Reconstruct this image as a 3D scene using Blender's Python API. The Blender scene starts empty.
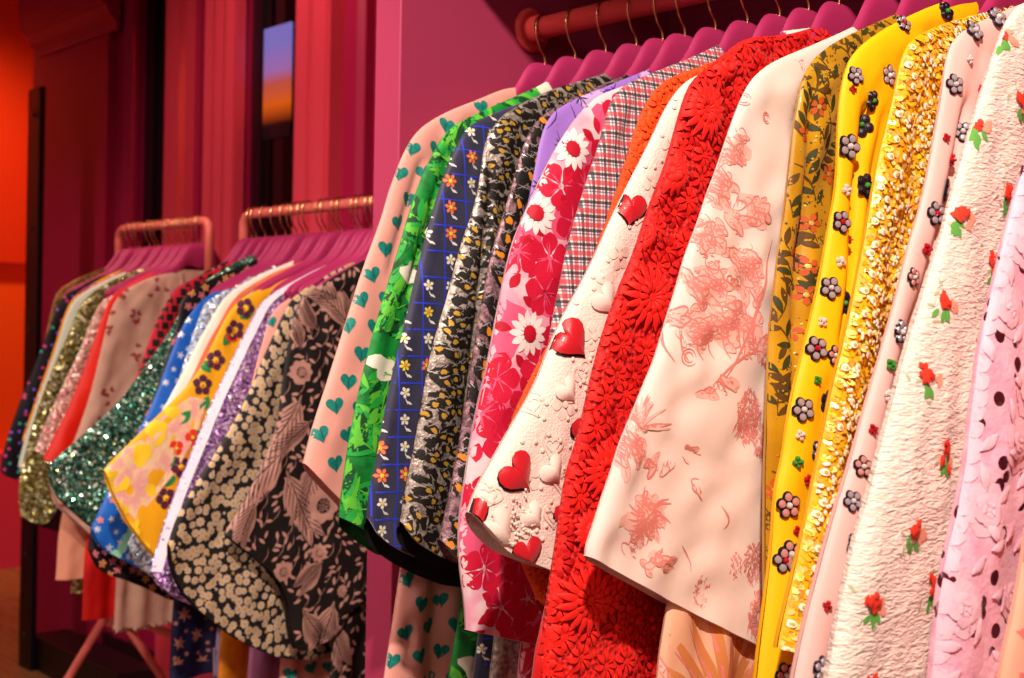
import bpy, math, random
import numpy as np
from mathutils import Vector, Matrix
PI = math.pi
scene = bpy.context.scene
COL = scene.collection
# ------------------------------------------------------------------ camera
CAMZ = 1.33
FPX, CX, CY, ROLL = 1300.0, 512.0, 330.0, math.radians(1.0)
yaw_f = np.array([-0.745, 0.667, 0.0]); yaw_f /= np.linalg.norm(yaw_f)
right0 = np.array([yaw_f[1], -yaw_f[0], 0.0]); up0 = np.array([0, 0, 1.0])
RC = right0 * math.cos(ROLL) + up0 * math.sin(ROLL)
UC = -right0 * math.sin(ROLL) + up0 * math.cos(ROLL)
cam_d = bpy.data.cameras.new('camera'); cam = bpy.data.objects.new('camera', cam_d); COL.objects.link(cam)
m = Matrix(((RC[0], UC[0], -yaw_f[0], 0), (RC[1], UC[1], -yaw_f[1], 0), (RC[2], UC[2], -yaw_f[2], CAMZ), (0, 0, 0, 1)))
cam.matrix_world = m
cam_d.sensor_width = 36.0; cam_d.lens = FPX / 1024 * 36.0
cam_d.shift_y = -(339 - CY) / 1024
cam_d.dof.use_dof = True; cam_d.dof.focus_distance = 1.38; cam_d.dof.aperture_fstop = 7.5
scene.camera = cam
CAM = np.array([0, 0, CAMZ])

def at(px, py, plane, val):
    """point where the sight line meets the plane x/y/z = val"""
    d = yaw_f * FPX + RC * (px - CX) - UC * (py - CY)
    k = 'xyz'.index(plane)
    return CAM + d * ((val - CAM[k]) / d[k])

# ------------------------------------------------------------------ materials
def lin(h):
    h = h.lstrip('#'); o = []
    for i in (0, 2, 4):
        c = int(h[i:i + 2], 16) / 255
        o.append(c / 12.92 if c <= .04045 else ((c + .055) / 1.055) ** 2.4)
    return (*o, 1.0)

class N:
    def __init__(s, name):
        s.m = bpy.data.materials.new(name); s.m.use_nodes = True
        s.t = s.m.node_tree; s.b = s.t.nodes['Principled BSDF']
        tc = s.t.nodes.new('ShaderNodeTexCoord'); s.co = tc.outputs['Object']
    def n(s, k, ins=None, **kw):
        nd = s.t.nodes.new(k)
        for a, v in kw.items(): setattr(nd, a, v)
        for a, v in (ins or {}).items():
            if hasattr(v, 'is_output') or isinstance(v, bpy.types.NodeSocket): s.t.links.new(v, nd.inputs[a])
            else: nd.inputs[a].default_value = v
        return nd
    def math(s, op, a, b=None, c=None):
        ins = {0: a}
        if b is not None: ins[1] = b
        if c is not None: ins[2] = c
        return s.n('ShaderNodeMath', ins, operation=op).outputs[0]
    def mix(s, f, a, b):
        nd = s.n('ShaderNodeMix', data_type='RGBA')
        for i, v in ((0, f), (6, a), (7, b)):
            if isinstance(v, bpy.types.NodeSocket): s.t.links.new(v, nd.inputs[i])
            else: nd.inputs[i].default_value = v
        return nd.outputs[2]
    def ramp(s, f, stops, const=False):
        nd = s.n('ShaderNodeValToRGB', {0: f}); cr = nd.color_ramp
        if const: cr.interpolation = 'CONSTANT'
        while len(cr.elements) < len(stops): cr.elements.new(.5)
        for e, (p, c) in zip(cr.elements, stops): e.position = p; e.color = lin(c) if isinstance(c, str) else c
        return nd.outputs[0]
    def noise(s, scale, detail=3, dist=0, vec=None):
        return s.n('ShaderNodeTexNoise', {'Vector': vec or s.co, 'Scale': scale, 'Detail': detail, 'Distortion': dist}).outputs[0]
    def bump(s, h, strength, dist=.002):
        o = s.n('ShaderNodeBump', {'Height': h, 'Strength': strength, 'Distance': dist}).outputs[0]
        s.t.links.new(o, s.b.inputs['Normal']); return o
    def set(s, **kw):
        for a, v in kw.items():
            k = a.replace('_', ' ')
            if isinstance(v, bpy.types.NodeSocket): s.t.links.new(v, s.b.inputs[k])
            else: s.b.inputs[k].default_value = v
        return s

MATS = {}
def mat(name, col, rough=.75, metal=0.0, sheen=0.0, bump=.25, bscale=900, col2=None, nscale=40, lo=.4, hi=.6, coat=0.0, spec=.35):
    if name in MATS: return MATS[name]
    n = N(name)
    c = lin(col)
    if col2: c = n.ramp(n.noise(nscale, 4), [(lo, col), (hi, col2)])
    n.set(Base_Color=c, Roughness=rough, Metallic=metal, Sheen_Weight=sheen, Coat_Weight=coat, Specular_IOR_Level=spec)
    if bump: n.bump(n.noise(bscale, 2), bump, .0012)
    MATS[name] = n.m; return n.m

def sequin_mat(name, cols, scale=260, rough=.25, metal=.85):
    if name in MATS: return MATS[name]
    n = N(name)
    v = n.n('ShaderNodeTexVoronoi', {'Vector': n.co, 'Scale': scale})
    sep = n.n('ShaderNodeSeparateColor', {0: v.outputs['Color']})
    k = len(cols)
    n.set(Base_Color=n.ramp(sep.outputs[0], [(i / k, c) for i, c in enumerate(cols)], True), Roughness=rough, Metallic=metal)
    # every sequin tilts its own way
    vm = n.n('ShaderNodeVectorMath', {0: v.outputs['Color'], 1: (.5, .5, .5)}, operation='SUBTRACT')
    sc = n.n('ShaderNodeVectorMath', {0: vm.outputs[0], 'Scale': 1.1}, operation='SCALE')
    geo = n.n('ShaderNodeNewGeometry')
    ad = n.n('ShaderNodeVectorMath', {0: geo.outputs['Normal'], 1: sc.outputs[0]}, operation='ADD')
    no = n.n('ShaderNodeVectorMath', {0: ad.outputs[0]}, operation='NORMALIZE')
    n.t.links.new(no.outputs[0], n.b.inputs['Normal'])
    MATS[name] = n.m; return n.m

def gingham_mat():
    n = N('gingham_check')
    sep = n.n('ShaderNodeSeparateXYZ', {0: n.co}); u, v = sep.outputs[1], sep.outputs[2]
    c = lin('#F4ECEA')
    for co, p0 in ((u, .3), (v, .0)):
        for per, a, b, col, op in ((.0165, .0, .22, '#15151c', .85), (.0165, .34, .66, '#C21F33', .75), (.0165, .80, .90, '#34406e', .7)):
            f = n.math('FRACT', n.math('ADD', n.math('DIVIDE', co, per), p0 + 20))
            msk = n.math('MULTIPLY', n.math('MULTIPLY', n.math('GREATER_THAN', f, a), n.math('LESS_THAN', f, b)), op)
            c = n.mix(msk, c, lin(col))
    n.set(Base_Color=c, Roughness=.7, Sheen_Weight=.2); n.bump(n.noise(1200, 2), .2, .001)
    MATS['gingham'] = n.m; return n.m

def cloque_mat():
    """crinkled cream cloth, ripples run slanting across it"""
    n = N('crinkled_cream_cloth')
    mp = n.n('ShaderNodeMapping', {'Vector': n.co, 'Rotation': (math.radians(22), 0, 0), 'Scale': (1, 1, 3.2)})
    h = n.noise(88, 2, .6, mp.outputs[0])
    h2 = n.noise(160, 2, .4, mp.outputs[0])
    hh = n.math('ADD', h, n.math('MULTIPLY', h2, .35))
    n.set(Base_Color=n.ramp(h2, [(.3, '#F3D6C3'), (.65, '#FBEBDC')]), Roughness=.6, Sheen_Weight=.3)
    n.bump(hh, .8, .0042)
    return n.m

def cutlace_mat():
    n = N('pink_cutwork_lace')
    v = n.n('ShaderNodeTexVoronoi', {'Vector': n.co, 'Scale': 46, 'Randomness': .95})
    msk = n.noise(14, 2)
    hole = n.math('MULTIPLY', n.math('LESS_THAN', v.outputs['Distance'], .30), n.math('GREATER_THAN', msk, .42))
    n.set(Base_Color=n.ramp(n.noise(60, 3), [(.35, '#F0A6BE'), (.7, '#F7C3D3')]), Roughness=.7, Alpha=n.math('SUBTRACT', 1.0, hole), Sheen_Weight=.2)
    n.bump(n.noise(190, 3, .5), .5, .002)
    return n.m

def sheer_lace_mat(name, col, col2, scale=120, thr=.18, depth=.004):
    n = N(name)
    v = n.n('ShaderNodeTexVoronoi', {'Vector': n.co, 'Scale': scale, 'Randomness': .8})
    n.set(Base_Color=n.ramp(v.outputs['Distance'], [(thr, col2), (thr + .12, col)]), Roughness=.65, Sheen_Weight=.05)
    n.bump(v.outputs['Distance'], .8, depth)
    MATS[name] = n.m; return n.m

def wood_mat():
    n = N('oak_floor')
    mp = n.n('ShaderNodeMapping', {'Vector': n.co, 'Rotation': (0, 0, .55), 'Scale': (1, 7, 1)})
    br = n.n('ShaderNodeTexBrick', {'Vector': n.co, 'Scale': 1.0, 'Mortar Size': .004, 'Brick Width': 1.4, 'Row Height': .14,
             'Color1': lin('#9A6A3C'), 'Color2': lin('#84562E'), 'Mortar': lin('#3d2414')})
    g = n.ramp(n.noise(9, 6, .8, mp.outputs[0]), [(.35, '#6b4423'), (.7, '#b58350')])
    n.set(Base_Color=n.mix(.5, br.outputs[0], g), Roughness=.4)
    return n.m

def paint(name, col, rough=.5, bump=.06):
    return mat(name, col, rough=rough, bump=bump, bscale=120)

# ------------------------------------------------------------------ object helpers
def tag(o, label=None, cat=None, group=None, kind=None):
    if label: o['label'] = label
    if cat: o['category'] = cat
    if group: o['group'] = group
    if kind: o['kind'] = kind
    return o
def empty(name, loc, label, cat, group=None):
    o = bpy.data.objects.new(name, None); COL.objects.link(o); o.location = loc; o.empty_display_size = .05
    return tag(o, label, cat, group)
class MB:
    def __init__(s): s.v = []; s.f = []; s.mi = []; s.c = 0
    def add(s, V, F, mi=0):
        s.v.append(np.asarray(V, float)); s.f += [tuple(i + s.c for i in f) for f in F]; s.mi += [mi] * len(F); s.c += len(V)
    def box(s, a, b, mi=0):
        x0, y0, z0 = a; x1, y1, z1 = b
        s.add([(x0,y0,z0),(x1,y0,z0),(x1,y1,z0),(x0,y1,z0),(x0,y0,z1),(x1,y0,z1),(x1,y1,z1),(x0,y1,z1)],
              [(0,3,2,1),(4,5,6,7),(0,1,5,4),(1,2,6,5),(2,3,7,6),(3,0,4,7)], mi)
    def tube(s, pts, r, n=12, mi=0, caps=True):
        P = [Vector(p) for p in pts]; R = r if hasattr(r, '__len__') else [r] * len(P)
        V = []; prev = None
        for i, p in enumerate(P):
            t = (P[min(i + 1, len(P) - 1)] - P[max(i - 1, 0)]).normalized()
            if prev is None:
                a = Vector((0, 0, 1)) if abs(t.z) < .9 else Vector((1, 0, 0)); u = t.cross(a).normalized()
            else: u = (prev - t * prev.dot(t)).normalized()
            prev = u; w = t.cross(u)
            for k in range(n):
                an = 2 * PI * k / n; V.append(p + (u * math.cos(an) + w * math.sin(an)) * R[i])
        F = [(i * n + k, i * n + (k + 1) % n, (i + 1) * n + (k + 1) % n, (i + 1) * n + k) for i in range(len(P) - 1) for k in range(n)]
        if caps: F += [tuple(range(n - 1, -1, -1)), tuple((len(P) - 1) * n + k for k in range(n))]
        s.add([tuple(v) for v in V], F, mi)
    def prism(s, poly, axis, a, b, mi=0):
        """poly in the plane across 'axis', run from a to b"""
        n = len(poly)
        def p3(q, t): return {'x': (t, q[0], q[1]), 'y': (q[0], t, q[1]), 'z': (q[0], q[1], t)}[axis]
        s.add([p3(q, a) for q in poly] + [p3(q, b) for q in poly],
              [tuple(range(n)), tuple(range(2 * n - 1, n - 1, -1))] + [(i, i + n, (i + 1) % n + n, (i + 1) % n) for i in range(n)], mi)
    def build(s, name, mats, parent=None, smooth=False, bevel=0, loc=None):
        me = bpy.data.meshes.new(name); V = np.concatenate(s.v) if s.v else np.zeros((0, 3))
        me.from_pydata(V.tolist(), [], s.f)
        for mm in (mats if isinstance(mats, (list, tuple)) else [mats]): me.materials.append(mm)
        me.polygons.foreach_set('material_index', s.mi)
        if smooth: me.polygons.foreach_set('use_smooth', [True] * len(s.f))
        me.update()
        o = bpy.data.objects.new(name, me); COL.objects.link(o)
        if parent: o.parent = parent
        if loc is not None: o.location = loc
        if bevel:
            b = o.modifiers.new('bevel', 'BEVEL'); b.width = bevel; b.segments = 2; b.limit_method = 'ANGLE'
        return o
def structure(o): o['kind'] = 'structure'; return o

# ------------------------------------------------------------------ cloth
def resample(P, n):
    P = np.asarray(P, float); d = np.r_[0, np.cumsum(np.hypot(*np.diff(P, axis=0).T))]
    t = np.linspace(0, d[-1], n)
    return np.c_[np.interp(t, d, P[:, 0]), np.interp(t, d, P[:, 1])]
def smooth_chain(P, it=2):
    P = np.asarray(P, float)
    for _ in range(it):
        Q = [P[0]]
        for a, b in zip(P[:-1], P[1:]): Q += [a * .75 + b * .25, a * .25 + b * .75]
        Q.append(P[-1]); P = np.array(Q)
    return P
def seg_dist(P, C):
    """distance and nearest point from points P to polyline C"""
    A = C[:-1]; B = C[1:]; D = B - A; L = (D ** 2).sum(1) + 1e-12
    best = np.full(len(P), 1e9); near = P.copy()
    for a, d, l in zip(A, D, L):
        t = np.clip(((P - a) @ d) / l, 0, 1); q = a + t[:, None] * d
        e = np.hypot(*(P - q).T); k = e < best
        best[k] = e[k]; near[k] = q[k]
    return best, near
def inside(P, C):
    x, y = P[:, 0], P[:, 1]; r = np.zeros(len(P), bool); n = len(C)
    for i in range(n):
        x1, y1 = C[i]; x2, y2 = C[i - 1]
        if y1 == y2: continue
        c = ((y1 > y) != (y2 > y)) & (x < (x2 - x1) * (y - y1) / (y2 - y1) + x1)
        r ^= c
    return r

class Cloth:
    """one hanging panel pair (front and back) in the plane across the rail;
    (u, v) = metres from the hook on the rail, u < 0 towards the aisle"""
    def __init__(s, O, hem, inner_top, seed, th=.014, fold=.007, nf=9, vertical=False, wr=.0016, back_drop=0.0, edge_w=.03, ns=80, nt=44, drape=1.0, creases=()):
        s.creases = creases; s.lf = .5
        s.rng = random.Random(seed); R = np.random.RandomState(seed)
        s.O = smooth_chain(O, 2); s.hem = smooth_chain(hem, 1)
        I = np.array([inner_top, s.hem[-1]])
        s.Ogrid = resample(s.O, ns); s.I = resample(I, ns); s.Hm = resample(s.hem[::-1], nt)   # inner -> outer
        s.poly = np.vstack([s.Ogrid, s.Hm[::-1], s.I[::-1]])
        s.th, s.fold, s.nf, s.vertical, s.wr, s.edge_w, s.drop = th, fold, nf, vertical, wr, edge_w, back_drop
        s.tip = s.O[np.argmin(np.abs(np.gradient(s.O[:, 1]) / (np.abs(np.gradient(s.O[:, 0])) + 1e-6) - 1.2))] if not vertical else s.O[0]
        k = len(s.O); s.tip = s.O[int(k * .22)]
        s.ph = R.rand(12) * 6.28; s.wd = R.randn(7, 2); s.wp = R.rand(7) * 6.28
        s.V = []; s.F = []; s.M = []; s.Lf = []; s.c = 0; s.ns, s.nt = ns, nt; s.drape = drape
        s.vmin = s.poly[:, 1].min(); s.vmax = s.poly[:, 1].max()
    def height(s, P, side=1):
        u, v = P[:, 0], P[:, 1]
        if s.vertical:
            g = np.clip((s.vmax - v) / .3, .2, 1)
            h = s.fold * g * (.55 * np.sin(u * 62 + s.ph[0] + 2 * np.sin(v * 3)) + .45 * np.sin(u * 117 + s.ph[1] + 1.5 * np.sin(v * 4 + 1)))
        else:
            du, dv = u - s.tip[0] - .02, -(v - s.tip[1]) + .03
            rho = np.hypot(du, dv); phi = np.arctan2(du, dv)
            g = np.clip(rho / .38, 0, 1.15)
            h = s.fold * g * (.5 * np.sin(s.nf * phi + s.ph[0] + .9 * np.sin(rho * 9 + s.ph[3])) + .35 * np.sin(s.nf * 2.1 * phi + s.ph[1] + 1.2 * np.sin(rho * 7 + s.ph[4])) + .25 * np.sin(v * 14 + u * 9 + s.ph[2]))
        for d, p in zip(s.wd, s.wp):
            h = h + s.wr * .4 * np.sin((u * d[0] + v * d[1] * .6) * 75 + p + 1.3 * np.sin((u - v) * 31 + p))
        d, _ = seg_dist(P, s.Ogrid)
        t = np.clip(d / s.edge_w, 0, 1); prof = np.sqrt(1 - (1 - t) ** 2)
        for C, dep, wd in s.creases:
            dc, _ = seg_dist(P, C); h = h - dep * np.exp(-(dc / wd) ** 2)
        lo = .55 + .45 * np.clip((s.vmax - v) / (s.vmax - s.vmin), 0, 1) * s.drape
        if side > 0: return h * np.clip(t, .25, 1) + s.th * lo * prof
        return h * np.clip(t, .25, 1) * .6 - s.th * lo * prof
    def add(s, P, F, mi, lift):
        P = np.asarray(P, float); lift = np.broadcast_to(np.asarray(lift, float), (len(P),))
        if lift.max() < .0026: lift = lift * s.lf
        s.V.append(P); s.Lf.append(lift); s.F += [tuple(i + s.c for i in f) for f in F]; s.M += [mi] * len(F); s.c += len(P)
    # ---- motifs
    def ring_poly(s, c, pts, mi, lift, dome=0.0, mids=1):
        pts = np.asarray(pts); c = np.asarray(c, float); n = len(pts)
        mids = max(mids, int(np.abs(pts - c).max() / .006))
        V = [c]; L = [lift + dome]
        for k in range(1, mids + 2):
            f = k / (mids + 1); V += list(c + (pts - c) * f); L += [lift + dome * (1 - f * f)] * n
        F = [(0, 1 + i, 1 + (i + 1) % n) for i in range(n)]
        for k in range(mids):
            o1 = 1 + k * n; o2 = o1 + n
            F += [(o1 + i, o2 + i, o2 + (i + 1) % n, o1 + (i + 1) % n) for i in range(n)]
        s.add(V, F, mi, L)
    def disc(s, c, r, mi, lift=.0008, dome=0, n=10, sy=1, ang=0):
        a = np.arange(n) * 2 * PI / n; x = np.cos(a) * r; y = np.sin(a) * r * sy
        s.ring_poly(c, np.c_[c[0] + x * math.cos(ang) - y * math.sin(ang), c[1] + x * math.sin(ang) + y * math.cos(ang)], mi, lift, dome, 0 if r < .004 else 1)
    def blob(s, c, r, mi, lift=.0008, irr=.3, st=1.0, ang=0, n=12, dome=0):
        n = max(n, int(r * st * 6.28 / .007))
        g = s.rng; a = np.arange(n) * 2 * PI / n; p = [g.random() * 6.28 for _ in range(3)]
        rr = r * (1 + irr * (np.sin(2 * a + p[0]) * .5 + np.sin(3 * a + p[1]) * .5 + np.sin(5 * a + p[2]) * .3))
        x = np.cos(a) * rr * st; y = np.sin(a) * rr
        s.ring_poly(c, np.c_[c[0] + x * math.cos(ang) - y * math.sin(ang), c[1] + x * math.sin(ang) + y * math.cos(ang)], mi, lift, dome)
    def heart(s, c, r, mi, ang=0, lift=.001, dome=0, n=26):
        t = np.arange(n) * 2 * PI / n
        x = 16 * np.sin(t) ** 3; y = 13 * np.cos(t) - 5 * np.cos(2 * t) - 2 * np.cos(3 * t) - np.cos(4 * t)
        x, y = x / 17 * r, (y + 1) / 17 * r
        s.ring_poly(c, np.c_[c[0] + x * math.cos(ang) - y * math.sin(ang), c[1] + x * math.sin(ang) + y * math.cos(ang)], mi, lift, dome, 2)
    def star(s, c, r, mi, ang=0, lift=.0009, n=5, inner=.42):
        a = np.arange(2 * n) * PI / n + ang; rr = np.where(np.arange(2 * n) % 2 == 0, r, r * inner)
        s.ring_poly(c, np.c_[c[0] + np.cos(a) * rr, c[1] + np.sin(a) * rr], mi, lift, 0, 1)
    def leaf(s, c, ang, L, W, mi, lift=.0009, arch=0, ridge=0, bend=0, n=7, tip=1.0, shape=.5):
        t = np.linspace(0, 1, n); w = W * np.sin(PI * t ** (1.0 if tip == 1 else tip)) ** .8 * .5
        w[0] = W * .08; w[-1] = W * .03
        an = ang + bend * t; dx = np.cos(an); dy = np.sin(an)
        x = c[0] + np.r_[0, np.cumsum((dx[1:] + dx[:-1]) / 2)] * L / (n - 1); y = c[1] + np.r_[0, np.cumsum((dy[1:] + dy[:-1]) / 2)] * L / (n - 1)
        V = np.vstack([np.c_[x - dy * w, y + dx * w], np.c_[x, y], np.c_[x + dy * w, y - dx * w]])
        up = lift + arch * np.sin(PI * np.clip(t * 1.1, 0, 1))
        Lf = np.r_[up, up + ridge, up]
        F = [(i + k * n, i + 1 + k * n, i + 1 + (k + 1) * n, i + (k + 1) * n) for k in range(2) for i in range(n - 1)]
        s.add(V, F, mi, Lf)
    def stroke(s, pts, w, mi, lift=.0009, n=None, taper=True):
        P = resample(smooth_chain(pts, 2) if len(pts) > 2 else pts, n or max(5, len(pts) * 3)); n = len(P)
        T = np.gradient(P, axis=0); T /= (np.hypot(*T.T)[:, None] + 1e-9)
        t = np.linspace(0, 1, n); ww = w * (.25 + .75 * np.sin(PI * t)) * .5 if taper else np.full(n, w * .5)
        Nn = np.c_[-T[:, 1], T[:, 0]] * ww[:, None]
        s.add(np.vstack([P + Nn, P - Nn]), [(i, i + 1, n + i + 1, n + i) for i in range(n - 1)], mi, lift)
    def flower(s, c, R, npet, mi, mc=None, ang=None, lift=.001, W=None, arch=0, ridge=0, core=.22, n=6, tip=1.35, r0=.12):
        a0 = s.rng.random() * 6 if ang is None else ang
        for k in range(npet):
            a = a0 + 2 * PI * k / npet
            s.leaf((c[0] + math.cos(a) * R * r0, c[1] + math.sin(a) * R * r0), a, R * (1 - r0), W or R * 2.6 / npet * 1.15, mi, lift + (k % 2) * .00015, arch, ridge, 0, n, tip)
        if mc is not None: s.disc(c, R * core, mc, lift + .0005 + arch * .5, .0006)
    def scatter(s, sp, jit=.35, box=None, stag=True, margin=0.0):
        u0, v0 = s.poly.min(0); u1, v1 = s.poly.max(0)
        if box: u0, v0, u1, v1 = max(u0, box[0]), max(v0, box[1]), min(u1, box[2]), min(v1, box[3])
        P = []; r = 0; v = v0
        while v < v1:
            u = u0 + (sp / 2 if stag and r % 2 else 0)
            while u < u1:
                P.append((u + s.rng.uniform(-jit, jit) * sp, v + s.rng.uniform(-jit, jit) * sp)); u += sp
            v += sp * (.87 if stag else 1); r += 1
        if not P: return np.zeros((0, 2))
        P = np.array(P); return P[inside(P, s.poly)]
    def sequins(s, n, r, mis, tilt=.5, lift=.0012, ring=None, box=None, holes=False):
        """real discs, each at its own tilt"""
        R = np.random.RandomState(s.rng.randrange(9999))
        lo = s.poly.min(0); hi = s.poly.max(0)
        if box: lo = np.maximum(lo, box[:2]); hi = np.minimum(hi, box[2:])
        P = lo + R.rand(int(n), 2) * (hi - lo); P = P[inside(P, s.poly)]
        k = 8; a = np.arange(k) * 2 * PI / k
        for p in P:
            rr = r * R.uniform(.75, 1.2); g = R.randn(2) * tilt * rr * .9; mi = mis[R.randint(len(mis))]
            X = np.cos(a) * rr; Y = np.sin(a) * rr; Lz = lift + rr * .35 + (X * g[0] + Y * g[1]) / rr
            if holes:
                V = np.vstack([np.c_[p[0] + X, p[1] + Y], np.c_[p[0] + X * .38, p[1] + Y * .38]]); L2 = np.r_[Lz, (Lz - lift - rr * .35) * .38 + lift + rr * .15]
                s.add(V, [(i, (i + 1) % k, k + (i + 1) % k, k + i) for i in range(k)], mi, L2)
            else: s.add(np.c_[p[0] + X, p[1] + Y], [tuple(range(k))], mi, Lz)
    def surf(s, p):
        P = np.array([p], float); e = 1e-3
        h = s.height(P)[0]; hu = s.height(P + [e, 0])[0]; hv = s.height(P + [0, e])[0]
        return Vector((h, p[0], p[1])), Vector((1, -(hu - h) / e, -(hv - h) / e)).normalized()
    def build(s, name, mats, parent, lining=None):
        ns, nt = s.ns, s.nt; mb = MB()
        S = np.linspace(0, 1, ns)[:, None, None]; T = np.linspace(0, 1, nt)[None, :, None]
        T = 1 - (1 - T) ** 1.5
        G = s.I[:, None, :] * (1 - T) + s.Ogrid[:, None, :] * T
        base = (s.I[-1] * (1 - T) + s.Ogrid[-1] * T); tt = T[0, :, 0]
        hm = np.c_[np.interp(tt, np.linspace(0, 1, nt), s.Hm[:, 0]), np.interp(tt, np.linspace(0, 1, nt), s.Hm[:, 1])]
        G = G + S ** 3 * (hm[None] - base)
        F = [(i * nt + j, (i + 1) * nt + j, (i + 1) * nt + j + 1, i * nt + j + 1) for i in range(ns - 1) for j in range(nt - 1)]
        P = G.reshape(-1, 2); H = s.height(P)
        # turned hem on the front panel
        last = G[-1]; Hl = H.reshape(ns, nt)[-1]
        e = (1 - tt)[:, None] ** .3
        lip = np.vstack([np.c_[Hl, last], np.c_[Hl - .0025, last - e * [0, .001]], np.c_[Hl - .0035, last + e * [.001, .007]]])
        mb.add(np.c_[H, P], F, 0)
        mb.add(lip, [(r * nt + j, (r + 1) * nt + j, (r + 1) * nt + j + 1, r * nt + j + 1) for r in range(2) for j in range(nt - 1)], 0)
        nm = len(mats)
        if s.drop:
            Gb = G.copy(); Gb[..., 1] -= s.drop * (S[..., 0] ** 3) * (1 - .75 * T[..., 0] ** 3)
        else: Gb = G
        Pb = Gb.reshape(-1, 2); Hb = s.height(P, -1)
        mb.add(np.c_[Hb, Pb], [f[::-1] for f in F], nm if lining else 0)
        if s.V:
            V = np.vstack(s.V); L = np.concatenate(s.Lf); ins = inside(V, s.poly)
            d, near = seg_dist(V, np.vstack([s.poly, s.poly[:1]]))
            keep_far = d > .004
            Vc = V.copy(); Vc[~ins] = near[~ins]
            bad = (~ins) & keep_far
            H2 = s.height(Vc) + L
            Fk = []; Mk = []
            for f, mi in zip(s.F, s.M):
                if all(bad[i] for i in f): continue
                if sum(not ins[i] for i in f) == len(f): continue
                Fk.append(f); Mk.append(mi)
            off = mb.c; mb.v.append(np.c_[H2, Vc]); mb.c += len(Vc)
            mb.f += [tuple(i + off for i in f) for f in Fk]; mb.mi += Mk
        o = mb.build(name, list(mats) + ([lining] if lining else []), parent, smooth=True)
        return o

RAILS = {'main': (1.347, CAMZ + .46), 'mid': (1.54, CAMZ + .255), 'left': (1.61, CAMZ + .262)}
def loc_uv(pts, x, rail):
    ry, rz = RAILS[rail]; o = []
    for px, py in pts:
        p = at(px, py, 'x', x); o.append((p[1] - ry, p[2] - rz))
    return np.array(o)

# ------------------------------------------------------------------ hangers
M_hang = paint('pink_hanger_paint', '#AE2C5E', .45)
M_brass = mat('brass_wire', '#D8A070', rough=.25, metal=1, bump=0)
HP = [(0, -.055), (.022, -.056), (.034, -.062), (.044, -.074), (.055, -.092), (.076, -.117), (.105, -.133), (.15, -.155), (.19, -.176), (.200, -.190)]
def hanger_mesh():
    n = 40; top = resample(smooth_chain(HP, 2), n)
    low = top.copy()
    for i in range(n):
        a = top[i, 0]; low[i, 1] = top[i, 1] - (.045 * max(0, 1 - a / .10) ** .8 + .020); low[i, 0] = min(a, .203)
    mb = MB(); V = []; F = []
    prof = [(0.0, 0), (.12, .7), (.3, 1), (.7, 1), (.88, .7), (1.0, 0)]; K = len(prof)
    allu = [(-top[i, 0], i) for i in range(n - 1, 0, -1)] + [(top[i, 0], i) for i in range(n)]
    for sgn_u, i in allu:
        lu = math.copysign(low[i, 0], sgn_u)
        for side in (1, -1):
            for (f, w) in prof:
                V.append((side * (.0056 if abs(sgn_u) < .06 else .0056 - .0026 * min(1, (abs(sgn_u) - .06) / .04)) * w, sgn_u * (1 - f) + lu * f, top[i, 1] * (1 - f) + low[i, 1] * f))
    m = 2 * K
    for i in range(len(allu) - 1):
        for side in range(2):
            for k in range(K - 1):
                a = i * m + side * K + k; q = (a, a + 1, a + m + 1, a + m)
                F.append(q if side else q[::-1])
    for e in (0, len(allu) - 1):
        ring = [e * m + k for k in range(K)] + [e * m + K + k for k in range(K - 2, 0, -1)]
        F.append(tuple(ring if e else ring[::-1]))
    mb.add(V, F)
    return mb
def hook_mesh(r):
    mb = MB(); pts = [(0, 0, -.062), (0, 0, -.045)]
    c = r + .0028
    pts += [(0, -.010, -.036), (0, -c * .98, -.018), (0, -c - .001, -.004)]
    for k in range(0, 9):
        an = PI - PI * k / 8 * 1.12; pts.append((0, math.cos(an) * c, math.sin(an) * c))
    P = smooth_chain3(pts)
    mb.tube(P, .0017, 8); return mb
def smooth_chain3(P, it=2):
    P = np.asarray(P, float)
    for _ in range(it):
        Q = [P[0]]
        for a, b in zip(P[:-1], P[1:]): Q += [a * .75 + b * .25, a * .25 + b * .75]
        Q.append(P[-1]); P = np.array(Q)
    return P
_h = {}
def place_hanger(rail, x, label, group, tilt=0):
    ry, rz = RAILS[rail]
    r = .0165 if rail == 'main' else .0125
    root = empty('clothes_hanger', (x, ry, rz), label, 'hanger', group)
    if rail not in _h:
        b = hanger_mesh().build('hanger_body', M_hang, root, smooth=True)
        k = hook_mesh(r).build('hook', M_brass, root, smooth=True)
        _h[rail] = (b, k)
    else:
        for o in _h[rail]:
            c = o.copy(); COL.objects.link(c); c.parent = root
    root.rotation_euler.z = tilt
    return root

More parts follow.
